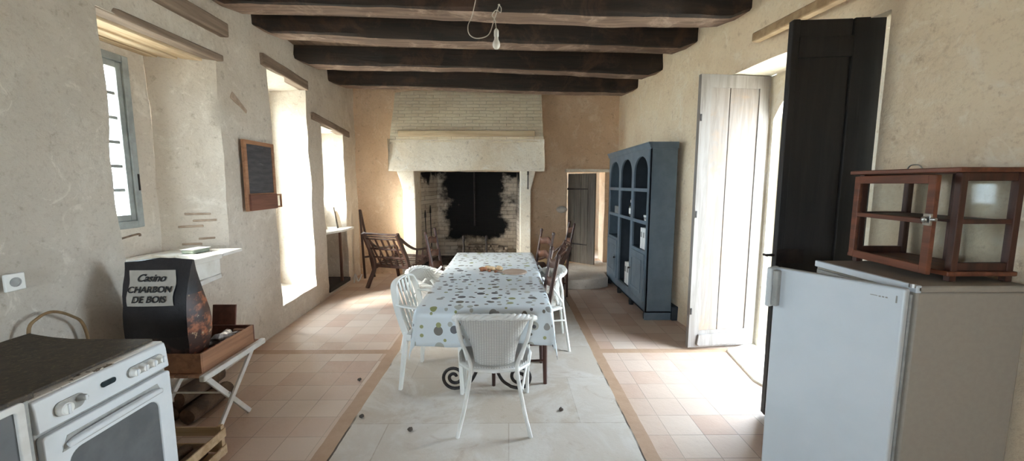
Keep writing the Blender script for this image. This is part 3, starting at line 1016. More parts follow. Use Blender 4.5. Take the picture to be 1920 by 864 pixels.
def leaf(name, label, hinge, free, h, z0, style):
    hx, hy = hinge
    fx, fy = free
    W = math.hypot(fx - hx, fy - hy)
    t = thing(name, label, 'door', (hx, hy, z0), math.atan2(fy - hy, fx - hx))
    # local: leaf runs along +x from the hinge; the face seen from the table is +y
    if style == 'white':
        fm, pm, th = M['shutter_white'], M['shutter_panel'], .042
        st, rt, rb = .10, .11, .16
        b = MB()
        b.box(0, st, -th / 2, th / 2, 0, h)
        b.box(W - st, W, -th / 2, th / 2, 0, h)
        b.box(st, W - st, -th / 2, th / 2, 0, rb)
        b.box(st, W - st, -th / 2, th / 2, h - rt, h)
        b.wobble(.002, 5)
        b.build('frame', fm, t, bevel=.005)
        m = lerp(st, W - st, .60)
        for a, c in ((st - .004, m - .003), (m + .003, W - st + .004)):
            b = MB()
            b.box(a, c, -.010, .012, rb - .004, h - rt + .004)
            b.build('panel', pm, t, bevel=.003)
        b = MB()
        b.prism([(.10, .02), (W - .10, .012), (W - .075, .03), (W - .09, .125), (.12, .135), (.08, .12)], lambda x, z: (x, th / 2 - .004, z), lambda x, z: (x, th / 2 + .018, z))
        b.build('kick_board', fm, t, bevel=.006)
        for z in (.35, 1.25, 2.1):
            b = MB()
            b.bar((W - .012, th / 2 + .004, z - .03), (W - .012, th / 2 + .004, z + .03), .012, .004, up=(0, 1, 0))
            b.build('hinge_mark', M['iron'], t)
    else:
        fm, th = M['shutter_dark'], .05
        n = 3
        for i, (a, c) in enumerate(((0, .17), (.173, .47), (.473, W))):
            b = MB()
            b.box(a, c, -th / 2, th / 2 - (.012 if i == 1 else 0), 0, h)
            b.wobble(.0015, 5, i)
            b.build('board', fm, t, bevel=.005)
        for z in (.10, h - .22):
            b = MB()
            b.box(.17, .473, .012, th / 2 + .002, z, z + .12)
            b.build('rail', fm, t, bevel=.004)
        b = MB()
        b.box(W - .16, W + .0, th / 2 + .001, th / 2 + .006, 1.03, 1.12)
        b.tube([(W - .06, 0, 1.075), (W + .05, 0, 1.075)], .010)
        b.tube([(W + .05, -.02, 1.075), (W + .05, .02, 1.075)], .009)
        b.build('latch', M['iron'], t)
    return t
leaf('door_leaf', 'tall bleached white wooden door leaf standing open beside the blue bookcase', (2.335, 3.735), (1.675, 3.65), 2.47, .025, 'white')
leaf('door_leaf', 'tall black wooden door leaf standing open behind the refrigerator', (2.212, 2.495), (1.70, 2.548), 2.50, .02, 'dark')

# ---- low door in the far wall
t = thing('plank_door', 'low dark grey plank door standing ajar in the far wall right of the fireplace', 'door', (1.05, 7.12, .158), R(-42))
b = MB()
for i in range(4):
    b.box(.002 + i * .135, .133 + i * .135, -.018, .018, .02, 1.56)
b.build('boards', M['door_grey'], t, bevel=.003)
b = MB()
for z in (.3, 1.25):
    b.box(.02, .52, .018, .036, z, z + .10)
b.build('ledge', M['door_grey'], t, bevel=.003)
b = MB()
for z in (.35, 1.30):
    b.bar((-.01, -.022, z), (.40, -.022, z), .006, .035, up=(0, 0, 1), h2=.015)
b.build('strap_hinge', M['iron'], t)

b = MB()
b.box(.98, 1.74, 6.98, 7.14, 1.745, 1.80)
b.wobble(.006, 4)
struct(b.build('trim_3', M['stone_white'], bevel=.01))

# ---- fireplace
fp = thing('fireplace', 'monumental pale stone fireplace with slanted brick hood and sooty hearth', 'fireplace', (0, 0, 0))
b = MB()
xs = cuts(-1.89, .57, .08)
b.sheet(lambda x, t: (x, lerp(6.46, 6.53, t), lerp(1.75, 2.24, t)), xs, [0, .25, .5, .75, 1])
b.sheet(lambda x, t: (x, lerp(6.46, 7.05, t), 1.75), xs, [0, .5, 1])
b.sheet(lambda x, t: (x, lerp(6.53, 6.60, t), 2.24), xs, [0, 1])
for x in (-1.89, .57):
    b.sheet(lambda y, z: (x, y, z), [6.46, 6.75, 7.05], [1.75, 1.8725, 1.995, 2.1175, 2.24])
b.wobble(.016, 2.2, 1)
b.build('stone_lintel', M['stone_white'], fp, smooth=50)
b = MB()
hz = cuts(2.20, ZC + .02, .06)
hy = lambda z: lerp(6.52, 6.98, (z - 2.2) / (ZC - 2.2))
xs = cuts(-1.87, .555, .09)
b.sheet(lambda x, z: (x, hy(z), z), xs, hz)
for x in (-1.87, .555):
    b.sheet(lambda t, z: (x, lerp(hy(z), 7.2, t), z), [0, .5, 1], hz)
b.wobble(.012, 2.6, 4)
b.build('hood', M['hood_brick'], fp, smooth=50)
b = MB()
b.bar((-1.74, 6.565, 2.335), (.42, 6.565, 2.335), .07, .085)
b.wobble(.006, 4, 2)
b.build('timber_rail', M['hood_rail'], fp, bevel=.008)
def jamb(xa, xb, flare):
    b = MB()
    zz = [.15, .32, .36, .6, .9, 1.2, 1.5, 1.62, 1.75]
    for yv in (6.55,):
        pass
    prof = [(0, .0), (0, .34), (.03, .40), (.035, 1.45), (.0, 1.62), (-.03, 1.75)]
    for (f0, z0), (f1, z1) in zip(prof, prof[1:]):
        vs = []
        for f, z in ((f0, z0), (f1, z1)):
            a, c = (xa + (f if flare < 0 else 0), xb - (f if flare > 0 else 0))
            y = 6.53 + f * 1.2
            vs += [(a, y, z), (c, y, z), (c, 7.1, z), (a, 7.1, z)]
        b.add(vs, [(0, 1, 5, 4), (1, 2, 6, 5), (2, 3, 7, 6), (3, 0, 4, 7)])
    b.wobble(.008, 4, xa)
    return b.build('jamb', M['stone_white'], fp, bevel=.012)
jamb(-1.74, -1.50, -1)
jamb(.19, .40, 1)
b = MB()
zz = cuts(.0, 2.4, .08)
b.sheet(lambda x, z: (x, 7.74, z), cuts(-1.60, .42, .08), zz)
b.wobble(.03, 3.5, 3)
b.build('fireback', M['firebox'], fp, smooth=50)
for xa, xb in ((-1.51, -1.32), (.20, .14)):
    b = MB()
    b.sheet(lambda t, z: (lerp(xa, xb, t), lerp(6.95, 7.90, t), z), [i / 8 for i in range(9)], zz)
    b.wobble(.018, 3.5, 6)
    b.build('side_wall', M['firebox'] if xa < 0 else M['firebox'], fp, smooth=50)
b = MB()
b.box(-1.6, .3, 6.9, 7.8, 2.38, 2.44)
b.build('flue_top', M['black'], fp)
b = MB()
b.box(-1.52, .2, 6.90, 7.8, .0, .17)
b.build('hearth_floor', M['ash'], fp)
b = MB()
rr = random.Random(3)
for i in range(13):
    for j in range(5):
        x = -.98 + i * .072 + rr.uniform(-.01, .01) + (.035 if j % 2 else 0)
        z = .19 + j * .045
        if j > 3 and abs(x + .5) > .3:
            continue
        b.box(x, x + .066, 7.48 + rr.uniform(0, .02), 7.68, z, z + .041)
b.build('brick_ledge', mat('ledge_brick', hexc(176, 164, 150), hexc(126, 114, 104), 12, rough=.95, bump=(30, .6, .01)), fp, bevel=.004)
b = MB()
b.tube([(.31, 6.53, 1.735), (.31, 6.49, 1.735), (.31, 6.48, 1.71), (.31, 6.50, 1.69)], .012)
b.tube([(.31, 6.49, 1.70), (.31, 6.485, 1.46)], .008)
b.build('hook', M['iron'], fp)

# pot chain hanging in the flue
b = MB()
zz = 1.85
while zz > .80:
    b.lathe([(.010, -.022), (.014, -.012), (.014, .012), (.010, .022)], (-.62, 7.40, zz), 6)
    zz -= .036
b.tube([(-.62, 7.40, 2.37), (-.62, 7.40, .78)], .006, 5)
tag(b.build('pot_chain', M['iron']), 'thin dark iron pot chain hanging in the black hearth', 'chain')

def andiron(x, label):
    t = thing('andiron', label, 'andiron', (x, 6.72, .15), 0, 'andirons in the hearth')
    b = MB()
    b.tube([(0, 0, .02), (0, 0, .46)], .019, 8)
    b.build('post', M['iron'], t)
    b = MB()
    b.lathe([(.0, .545), (.022, .53), (.026, .50), (.020, .47), (.024, .46), (.02, .44)], n=12)
    b.build('finial', M['iron'], t)
    b = MB()
    b.tube(spline([(-.13, -.02, 0.012), (-.09, 0, .09), (0, 0, .13), (.09, 0, .09), (.13, -.02, .012)]), .013, 7)
    b.build('foot', M['iron'], t)
    b = MB()
    b.bar((0, 0, .12), (0, .62, .12), .025, .025)
    b.bar((0, .60, .12), (0, .60, .03), .025, .025)
    b.build('log_bar', M['iron'], t)
    return t
andiron(-.75, 'black iron andiron left in the hearth, standing left of its twin')
andiron(-.37, 'black iron andiron right in the hearth, standing nearest the hanging hook')
for k, (x, h) in enumerate(((-1.42, .80), (-1.33, .88))):
    t = thing('fire_iron', ('shorter' if k == 0 else 'taller') + ' thin dark fire iron leaning inside the left of the hearth', 'fire tool', (x, 6.98, .172), 0, 'fire irons leaning in the hearth')
    b = MB()
    b.tube([(0, 0, 0), (-.03, .08, h)], .008, 6)
    b.build('rod', M['iron'], t)
    b = MB()
    b.lathe([(0, 0), (.016, .01), (.016, .06), (.006, .14), (0, .15)], (-.03, .08, h - .02), 8)
    b.build('grip', M['iron'], t)
b = MB()
b.blob((.93, yb(.93) - .02, 1.10), .10, .05, .06, 10, 6, 4)
tag(b.build('wall_stone', M['stone_grey']), 'grey stone jutting from the far wall beside the low door', 'stone')
# ================================================================== DINING TABLE AND CHAIRS
TX0, TX1, TY0, TY1, TZ = -.595, .268, 2.56, 4.68, .742
tcx, tcy = (TX0 + TX1) / 2, (TY0 + TY1) / 2
tb = thing('dining_table', 'long dining table on black scrolled iron legs beneath the dotted cloth', 'table', (tcx, tcy, 0))
b = MB()
b.box(TX0 - tcx, TX1 - tcx, TY0 - tcy, TY1 - tcy, TZ - .035, TZ)
b.build('tabletop', M['chair_wood'], tb, bevel=.006)
def scroll_leg(sx, yy):
    pts = [(.20, .70), (.10, .56), (.055, .40), (.06, .22), (.11, .09), (.18, .032)]
    c = (.245, .110)
    path = spline([(sx * x, yy, z) for x, z in pts], 6)
    r0 = .095
    for i in range(1, 44):
        a = -PI / 2 - .55 + i * .26
        r = r0 * (1 - i / 52)
        path.append(Vector((sx * (c[0] + r * math.cos(a)), yy, .014 + r0 + r * math.sin(a) * .98)))
    b = MB()
    b.tube(path, .0125, 8)
    b.build('leg', M['iron'], tb)
for yy in (-.72, .72):
    for sx in (-1, 1):
        scroll_leg(sx, yy)
b = MB()
for yy in (-.72, .72):
    b.tube([(-.21, yy, .69), (.21, yy, .69)], .013)
b.tube([(0, -.72, .69), (0, .72, .69)], .013)
b.build('iron_frame', M['iron'], tb)

# cloth
d = .235
gx = cuts(TX0 - tcx - d, TX1 - tcx + d, .028, [TX0 - tcx, TX1 - tcx])
gy = cuts(TY0 - tcy - d, TY1 - tcy + d, .028, [TY0 - tcy, TY1 - tcy])
hx, hy_ = (TX1 - TX0) / 2, (TY1 - TY0) / 2
def drape(u, v):
    du, dv = max(0, abs(u) - hx), max(0, abs(v) - hy_)
    su, sv = (1 if u > 0 else -1), (1 if v > 0 else -1)
    cu, cv = max(-hx, min(hx, u)), max(-hy_, min(hy_, v))
    if du == 0 and dv == 0:
        return (u, v, .003 + .0012 * noise.noise(Vector((u * 4, v * 4, 0))))
    r = math.hypot(du, dv)
    if du > 0 and dv > 0:
        ph = math.atan2(dv, du)
        s2 = math.sin(2 * ph)
        out = r * .16 * s2 ** .8
        ox = .020 * math.cos(ph) ** 2 + out * .72
        oy = .020 * math.sin(ph) ** 2 + out * .72
        k = math.sqrt(max(.05, 1 - (.16 * s2) ** 2))
        return (cu + su * ox, cv + sv * oy, -r * k)
    along = v if du > 0 else u
    fl = r / d
    w = fl * (.010 * math.sin(along * 11 + 1) + .008 * math.sin(along * 23))
    e = min(1, (min(abs(abs(along) - (hy_ if du > 0 else hx)), .2)) / .2)
    w *= e
    o_ = .004 + .016 * min(1, r / .03) + w + .02 * fl
    return (cu + (su * o_ if du > 0 else 0), cv + (sv * o_ if dv > 0 else 0), -r + .012 * fl * math.sin(along * 6) * e)
me = bpy.data.meshes.new('tablecloth')
nv = len(gy)
vs = [drape(u, v) for u in gx for v in gy]
fs = [(i * nv + j, (i + 1) * nv + j, (i + 1) * nv + j + 1, i * nv + j + 1) for i in range(len(gx) - 1) for j in range(nv - 1)]
me.from_pydata(vs, [], fs)
uvl = me.uv_layers.new(name='UVMap')
flat = [(u, v) for u in gx for v in gy]
for lp in me.loops:
    uvl.data[lp.index].uv = flat[lp.vertex_index]
me.materials.append(M['cloth'])
me.polygons.foreach_set('use_smooth', [True] * len(me.polygons))
o = bpy.data.objects.new('tablecloth', me)
COL.objects.link(o)
o.location = (tcx, tcy, TZ + .002)
md = o.modifiers.new('thick', 'SOLIDIFY')
md.thickness = .003
md.offset = 1
tag(o, 'white oilcloth printed with grey and olive dots draped over the dining table', 'tablecloth')

# ---- rattan tub chairs (face +y)
def tub_chair(label, loc, rz, wrap):
    t = thing('tub_chair', label, 'chair', loc, rz)
    def rim(th):                      # th = 0 at the middle of the back
        x = .262 * math.copysign(abs(math.sin(th)) ** .72, math.sin(th))
        y = -.245 * math.copysign(abs(math.cos(th)) ** .85, math.cos(th)) + .0
        a = abs(th) / R(125)
        return Vector((x, y, .755 - .02 * a - .175 * a ** 2.4))
    ths = [R(-125 + 250 * i / 60) for i in range(61)]
    path = [rim(a) for a in ths]
    b = MB()
    for ph in (0, 2.1, 4.2):          # three strands plaited round the rim
        pts = []
        for i, p in enumerate(path):
            q = i * .95 + ph
            n_ = Vector((p.x, p.y, 0)).normalized()
            pts.append(p + n_ * (.011 * math.cos(q)) + Vector((0, 0, .011 * math.sin(q))))
        b.tube(pts, .0125, 6)
    b.build('plaited_rim', M['white_paint'], t, smooth=60)
    # woven back, narrowing to the seat
    w = R(wrap)
    def back(s, k):
        th = s * w
        p = rim(th)
        q = Vector((p.x * (.56 if wrap < 60 else .74), p.y * .84 - .0, .415))
        r = p.lerp(q, k)
        bul = .022 * math.sin(PI * k)
        return r + Vector((0, .012, -.012 * (1 - k))) + Vector((p.x, p.y, 0)).normalized() * -bul
    b = MB()
    b.sheet(back, [-1 + i / 10 for i in range(21)], [i / 10 for i in range(11)])
    b.build('woven_back', M['weave'], t, solid=.010)
    # seat
    b = MB()
    seat = [(-.20, .25), (-.235, .05), (-.215, -.12), (-.15, -.20), (0, -.225), (.15, -.20), (.215, -.12), (.235, .05), (.20, .25), (0, .265)]
    b.prism(seat, lambda x, y: (x, y, .395), lambda x, y: (x, y, .425))
    b.build('seat', M['weave'], t, bevel=.010)
    b = MB()
    b.tube([(x, y, .405) for x, y in seat], .013, 8, closed=True)
    b.build('seat_ring', M['white_paint'], t)
    for sx in (-1, 1):
        b = MB()
        b.tube(spline([(sx * .238, -.165, .742), (sx * .205, -.20, .60), (sx * .148, -.215, .46), (sx * .146, -.225, .38), (sx * .182, -.25, .18), (sx * .226, -.272, 0)], 6), .0125, 8)
        b.build('leg', M['white_paint'], t)
        b = MB()
        e = path[0] if sx < 0 else path[-1]
        b.tube(spline([tuple(e), (e.x * 1.03, .195, .53), (sx * .232, .235, .42), (sx * .230, .25, .2), (sx * .228, .268, 0)], 6), .0125, 8)
        b.build('leg', M['white_paint'], t)
        b = MB()
        b.tube(spline([(sx * .262, -.02, .735), (sx * .215, -.13, .60), (sx * .165, -.21, .47)], 6), .0095, 7)
        b.build('side_strut', M['white_paint'], t)
        b = MB()
        b.tube(spline([(sx * .262, .02, .725), (sx * .25, .10, .57), (sx * .230, .19, .42)], 6), .0095, 7)
        b.build('side_strut', M['white_paint'], t)
        b = MB()
        b.tube([(sx * .172, -.235, .29), (sx * .231, .243, .29)], .009, 7)
        b.build('stretcher', M['white_paint'], t)
    b = MB()
    b.tube(spline([(-.23, .245, .30), (0, .25, .345), (.23, .245, .30)], 6), .009, 7)
    b.build('front_brace', M['white_paint'], t)
    return t
tub_chair('white rattan armchair with its woven back to the viewer at the table end', (-.09, 2.60, 0), 0, 50)
tub_chair('white rounded tub armchair on the window side of the table, behind the plastic chair', (-.685, 3.80, 0), R(-95), 122).scale = (1.05, 1.05, .97)
tub_chair('white rounded tub armchair on the bookcase side of the table, beside a ladder-back', (.285, 3.84, 0), R(90), 122).scale = (1.03, 1.03, .97)

# ---- white moulded plastic garden armchair (faces +y)
def plastic_chair(label, loc, rz):
    t = thing('plastic_armchair', label, 'chair', loc, rz)
    m = M['white_plastic']
    b = MB()                          # dished seat
    def seat(u, v):
        x = u * lerp(.205, .235, v)
        y = lerp(-.20, .22, v)
        z = .425 - .018 * (1 - u * u) * math.sin(PI * min(1, v * 1.1)) - .03 * max(0, v - .86) / .14 * 1.0
        return (x, y, z)
    b.sheet(seat, [-1 + i / 8 for i in range(17)], [i / 12 for i in range(13)])
    b.build('seat', m, t, solid=.012, bevel=0)
    # back: hoop with slats
    def hoop(a):                      # a in [-1, 1]
        x = .225 * math.sin(a * PI / 2) ** 1 if abs(a) < 1 else .225 * a
        return x
    pts = [(-.205, -.205, .42), (-.222, -.235, .54), (-.225, -.265, .66), (-.195, -.292, .765), (-.12, -.308, .805), (0, -.312, .812), (.12, -.308, .805), (.195, -.292, .765), (.225, -.265, .66), (.222, -.235, .54), (.205, -.205, .42)]
    b = MB()
    b.sweep(spline(pts, 5), .016, .05, up=(0, 1, .2))
    b.build('back_hoop', m, t, bevel=.005)
    for k, x in enumerate((-.13, -.065, 0, .065, .13)):
        b = MB()
        b.sweep(spline([(x * .85, -.208, .415), (x, -.248, .56), (x * 1.02, -.285, .70), (x * 1.0, -.306, .795)], 4), .036 if k % 2 == 0 else .030, .008, up=(0, 1, .2))
        b.build('back_slat', m, t)
    for sx in (-1, 1):
        b = MB()                      # arm: broad flat band dropping into the front leg
        arm = spline([(sx * .222, -.262, .655), (sx * .252, -.16, .648), (sx * .262, -.02, .645), (sx * .262, .12, .632), (sx * .258, .20, .595), (sx * .250, .225, .52), (sx * .243, .225, .42)], 5)
        n = len(arm)
        b.sweep(arm, .05, .014, up=(0, 0, 1), ws=[lerp(.036, .054, min(1, i / (n * .4))) for i in range(n)])
        b.build('arm', m, t, bevel=.004)
        b = MB()
        b.bar((sx * .243, .222, .44), (sx * .255, .235, 0), .052, .034, (0, 1, 0), .034, .026)
        b.build('leg', m, t, bevel=.006)
        b = MB()
        b.bar((sx * .205, -.20, .44), (sx * .245, -.245, 0), .052, .036, (0, 1, 0), .034, .026)
        b.build('leg', m, t, bevel=.006)
        b = MB()
        b.bar((sx * .225, -.20, .405), (sx * .24, .22, .405), .014, .05)
        b.build('apron', m, t, bevel=.004)
    b = MB()
    b.bar((-.235, .215, .395), (.235, .215, .395), .014, .06)
    b.build('apron', m, t, bevel=.004)
    return t
plastic_chair('white moulded plastic garden armchair with slatted back beside the table', (-.545, 3.13, 0), R(-97))

# ---- ladder-back chairs (face +y)
def ladder_chair(label, loc, rz, h=1.0, group='dark ladder-back chairs round the table'):
    t = thing('ladder_back_chair', label, 'chair', loc, rz, group)
    m = M['dark_wood']
    for sx in (-1, 1):
        b = MB()
        pts = spline([(sx * .185, -.20, 0), (sx * .188, -.195, .25), (sx * .190, -.200, .45), (sx * .196, -.235, .72), (sx * .203, -.285, h)], 5)
        n = len(pts)
        b.tube(pts, [.015 + .005 * math.sin(PI * min(1, i / n * 1.3)) for i in range(n)], 8)
        b.lathe([(.016, h - .008), (.019, h + .005), (.013, h + .020), (0, h + .026)], (sx * .203, -.285, 0), 8)
        b.build('back_post', m, t)
        b = MB()
        b.tube([(sx * .215, .20, 0), (sx * .215, .20, .25), (sx * .215, .20, .46)], [.013, .019, .017], 8)
        b.build('leg', m, t)
    for k, zc in enumerate((.60, .74, .89)):
        zc *= h
        yb_ = lambda z: -.200 - .085 * ((z - .45) / (h - .45)) ** 1.15
        b = MB()
        N_ = 14
        def slat(u, v):
            x = u * .192
            top = .034 + .026 * math.cos(u * PI) * (1 if abs(u) < 1 else 0) * .6 + .008
            z = zc + (top if v > 0 else -.034 + .010 * math.cos(u * PI * 1.0))
            return (x, yb_(zc) - .028 * (1 - u * u) - .0, z)
        b.sheet(slat, [-1 + 2 * i / N_ for i in range(N_ + 1)], [-1, 1])
        b.build('back_slat', M['chair_wood'], t, solid=.012)
    b = MB()
    q = [(-.19, -.195), (.19, -.195), (.222, .205), (-.222, .205)]
    b.prism(q, lambda x, y: (x, y, .425), lambda x, y: (x, y, .462))
    b.build('rush_seat', M['rush'], t, bevel=.012, seg=3)
    b = MB()
    runs = [((-.187, -.196, .25), (.187, -.196, .25))]
    for z in (.16, .29):
        runs.append(((-.215, .20, z), (.215, .20, z)))
        for sx in (-1, 1):
            runs.append(((sx * .187, -.196, z + .03), (sx * .215, .20, z + .03)))
    for p, q in runs:
        b = MB()
        b.tube([p, q], .010, 7)
        b.build('stretcher', m, t)
    return t
lb = ladder_chair('dark ladder-back chair with rush seat at the table edge nearest the front rattan armchair', (.085, 3.19, 0), R(90), 1.0)
dup(lb, (.165, 4.50, 0), R(104), 'dark ladder-back chair on the bookcase side near the far table end', 'dark ladder-back chairs round the table')
dup(lb, (-.615, 4.62, 0), R(-94), 'dark ladder-back chair on the window side near the far table end', 'dark ladder-back chairs round the table')
dup(lb, (.60, 5.62, 0), R(90), 'dark ladder-back chair standing apart in front of the low grey door', 'dark ladder-back chairs round the table')

# ---- slatted wooden lounge armchairs (face +y)
def lounge_chair(label, loc, rz):
    t = thing('lounge_armchair', label, 'armchair', loc, rz, 'slatted lounge armchairs')
    m = M['arm_wood']
    by = lambda z: -.26 - .30 * (z - .30) / .55          # leaning back plane
    for sx in (-1, 1):
        b = MB()                                           # sabre rear leg running into the back post
        pts = spline([(sx * .315, -.47, 0), (sx * .305, -.40, .12), (sx * .295, -.315, .26), (sx * .290, by(.42), .42), (sx * .285, by(.62), .62), (sx * .280, by(.845), .845)], 5)
        n = len(pts)
        b.sweep(pts, .045, .06, up=(0, 1, .3), ws=[.040] * n)
        b.build('back_post', m, t, bevel=.006)
        b = MB()
        b.sweep(spline([(sx * .285, by(.78) + .02, .78), (sx * .31, -.34, .66), (sx * .325, -.16, .575), (sx * .33, .05, .545), (sx * .33, .26, .535), (sx * .325, .34, .50), (sx * .32, .355, .44)], 5), .055, .028)
        b.build('arm', m, t, bevel=.008)
        b = MB()
        b.sweep(spline([(sx * .32, .30, .54), (sx * .318, .31, .38), (sx * .318, .32, .2), (sx * .32, .37, 0)], 5), .042, .042, up=(0, 1, 0))
        b.build('leg', m, t, bevel=.006)
        b = MB()
        b.bar((sx * .297, -.32, .29), (sx * .315, .31, .36), .028, .07)
        b.build('seat_rail', m, t, bevel=.005)
        for y in (-.12, .05, .2):
            b = MB()
            b.bar((sx * .315, y, .35), (sx * .327, y + .01, .55), .012, .03)
            b.build('arm_slat', m, t, bevel=.003)
    for z, hh in ((.83, .030), (.79, .020), (.755, .020)):
        b = MB()
        b.sweep(spline([(-.282, by(z), z), (0, by(z) - .035, z + .006), (.282, by(z), z)], 6), .022, hh)
        b.build('top_rail', m, t, bevel=.004)
    for z in (.60, .46):
        b = MB()
        b.sweep(spline([(-.285, by(z), z), (0, by(z) - .02, z), (.285, by(z), z)], 6), .014, .028)
        b.build('cross_rail', m, t, bevel=.003)
    b = MB()
    b.bar((-.29, by(.31), .31), (.29, by(.31), .31), .03, .05)
    b.build('bottom_rail', m, t, bevel=.004)
    for x in (-.20, -.10, 0, .10, .20):
        b = MB()
        b.sweep(spline([(x * .95, by(.31), .31), (x, by(.55) - .012, .55), (x, by(.77) - .025, .77)], 4), .026, .012, up=(0, 1, 0))
        b.build('back_slat', m, t)
    for i in range(7):
        y = -.24 + i * .085
        b = MB()
        b.bar((-.30, y, .335 + i * .011), (.30, y, .335 + i * .011), .05, .014)
        b.build('seat_slat', m, t, bevel=.003)
    b = MB()
    b.bar((-.31, .315, .36), (.31, .315, .36), .03, .07)
    b.build('front_rail', m, t, bevel=.005)
    return t
lc = lounge_chair('dark slatted lounge armchair with its back to the viewer, left of the fireplace', (-1.66, 6.27, 0), R(-18))
dup(lc, (.26, 5.06, 0), R(88), 'dark slatted lounge armchair mostly hidden behind the right far end of the table', 'slatted lounge armchairs').scale = (.88, .88, .95)

# ---- things on the table
zt = TZ + .0075
t = thing('round_board', 'round pale wooden board lying flat on the dotted tablecloth', 'board', (.055, 3.60, zt))
b = MB()
b.lathe([(0, 0), (.105, 0), (.112, .004), (.112, .010), (.106, .014), (.09, .012), (0, .011)], n=36)
b.build('plate', M['board'], t)
b = MB()
b.bar((-.105, .01, .007), (-.17, .03, .007), .03, .010, w2=.022)
b.build('handle', M['board'], t, bevel=.003)
rr = random.Random(11)
spots = [(-.235, 3.66), (-.20, 3.70), (-.175, 3.635), (-.155, 3.69), (-.115, 3.60), (-.088, 3.70)]
labs = ['brown bread crust at the left end of the snack pile on the dotted cloth',
        'pale bread chunk at the back left of the snack pile on the dotted cloth',
        'reddish brown nut at the front of the snack pile on the dotted cloth',
        'pale bread chunk in the middle of the snack pile on the dotted cloth',
        'dark brown nut nearest the front of the snack pile on the dotted cloth',
        'pale bread chunk next to the round board on the dotted cloth']
for k, (x, y) in enumerate(spots):
    b = MB()
    nut = k in (2, 4)
    s = .016 if nut else .026
    b.blob((0, 0, s * .8), s * (1.1 if nut else 1.5), s * (1 if nut else 1.1), s * .8, 12, 8, k * 3 + 1, .35)
    o = b.build('nut' if nut else 'bread_piece', M['walnut'] if nut or k == 0 else M['bread'], loc=(x, y, zt), rot=(0, 0, k * 1.1))
    tag(o, labs[k], 'nut' if nut else 'bread')

# ================================================================== BLUE BOOKCASE
BX, BY0, BY1 = 1.55, 4.47, 6.27
bc = thing('bookcase', 'tall blue painted bookcase with three arched bays against the right wall', 'bookcase', (BX, BY0, 0))
L = BY1 - BY0
DEP = .30
BZ = 2.0
m, md_ = M['blue_paint'], M['blue_dark']
b = MB()
b.box(.0, DEP, 0, .025, .0, BZ - .06)
b.build('end_panel', m, bc, bevel=.003)
b = MB()
b.box(.0, DEP, L - .025, L, .0, BZ - .06)
b.build('end_panel', m, bc, bevel=.003)
b = MB()
b.box(DEP - .015, DEP, .025, L - .025, .10, BZ - .06)
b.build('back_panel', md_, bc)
bays = [(.07, .56), (.655, 1.145), (1.24, 1.73)]
zrow = [(.78, 1.085), (1.125, 1.455), (1.495, 1.865)]
b = MB()                                   # face frame with arched top openings
FT = .022
loop_n = 20
# stiles and rails
ylist = [0, .07, .56, .655, 1.145, 1.24, 1.73, L]
for a, c in ((0, .07), (.56, .655), (1.145, 1.24), (1.73, L)):
    b.box(-.0, FT, a, c, .085, BZ - .06)
for k, (a, c) in enumerate(bays):
    for z0, z1 in ((1.085, 1.125), (1.455, 1.495)):
        b.box(0, FT, a, c, z0, z1)
    b.box(0, FT, a, c, .085, .20)
    if k != 1:
        b.box(0, FT, a, c, .74, .78)
    # spandrel above the arch
    r = (c - a) / 2
    cy_ = (a + c) / 2
    spring = 1.68
    prev = None
    for i in range(loop_n):
        p = []
        for q in (i, i + 1):
            an = PI * q / loop_n
            p.append((cy_ - r * math.cos(an), spring + (1.865 - spring) * math.sin(an)))
        (ya, za), (yb2, zb2) = p
        b.add([(x, y, z) for x in (0, FT) for y, z in ((ya, za), (yb2, zb2), (yb2, BZ - .06), (ya, BZ - .06))],
              [(0, 1, 2, 3), (4, 7, 6, 5), (0, 4, 5, 1)])
b.build('face_frame', m, bc, bevel=.002)
for y in (.6075, 1.1925):
    b = MB()
    b.box(FT, DEP - .015, y - .012, y + .012, .10, BZ - .06)
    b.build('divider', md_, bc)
for k, (a, c) in enumerate(bays):
    for z in ((1.10, 1.475, .77) if k != 1 else (1.10, 1.475, .20)):
        b = MB()
        b.box(FT, DEP - .015, a - .035, c + .035, z - .010, z + .010)
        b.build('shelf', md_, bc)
b = MB()
b.box(.0, DEP, .0, L, .085, .105)
b.build('plinth_board', m, bc, bevel=.002)
b = MB()
prof = [(0, BZ - .07), (-.012, BZ - .06), (-.018, BZ - .03), (-.032, BZ - .015), (-.032, BZ), (DEP, BZ), (DEP, BZ - .07)]
b.prism(prof, lambda x, z: (x, -.025, z), lambda x, z: (x, L + .025, z))
b.build('cornice', m, bc, bevel=.002)
for k in (0, 2):
    a, c = bays[k]
    b = MB()
    b.box(-.018, .0, a - .01, c + .01, .205, .745)
    dr = b.build('door', m, bc, bevel=.003)
    b = MB()
    o_ = [(a + .06, .28), (c - .06, .28), (c - .06, .67), (a + .06, .67)]
    i_ = [(a + .085, .305), (c - .085, .305), (c - .085, .645), (a + .085, .645)]
    b.ring(o_, i_, lambda y, z: (-.018, y, z), lambda y, z: (-.024, y, z))
    b.build('moulding', m, dr, bevel=.002)
    b = MB()
    yk = c - .02 if k == 0 else a + .02
    b.lathe([(.006, 0), (.006, .012), (.013, .018), (.013, .026), (0, .032)], (-.018, yk, .50), 12, mtx=Matrix.Rotation(R(-90), 3, 'Y').to_4x4())
    b.build('knob', M['iron'], dr)
for y in (.06, .62, 1.18, L - .06):
    b = MB()
    b.lathe([(.030, 0), (.034, .05), (.026, .086)], (.035, y, 0), 10)
    b.build('foot', M['black'], bc)
for y in (.06, L - .06):
    b = MB()
    b.lathe([(.030, 0), (.034, .05), (.026, .086)], (DEP - .04, y, 0), 10)
    b.build('foot', M['black'], bc)

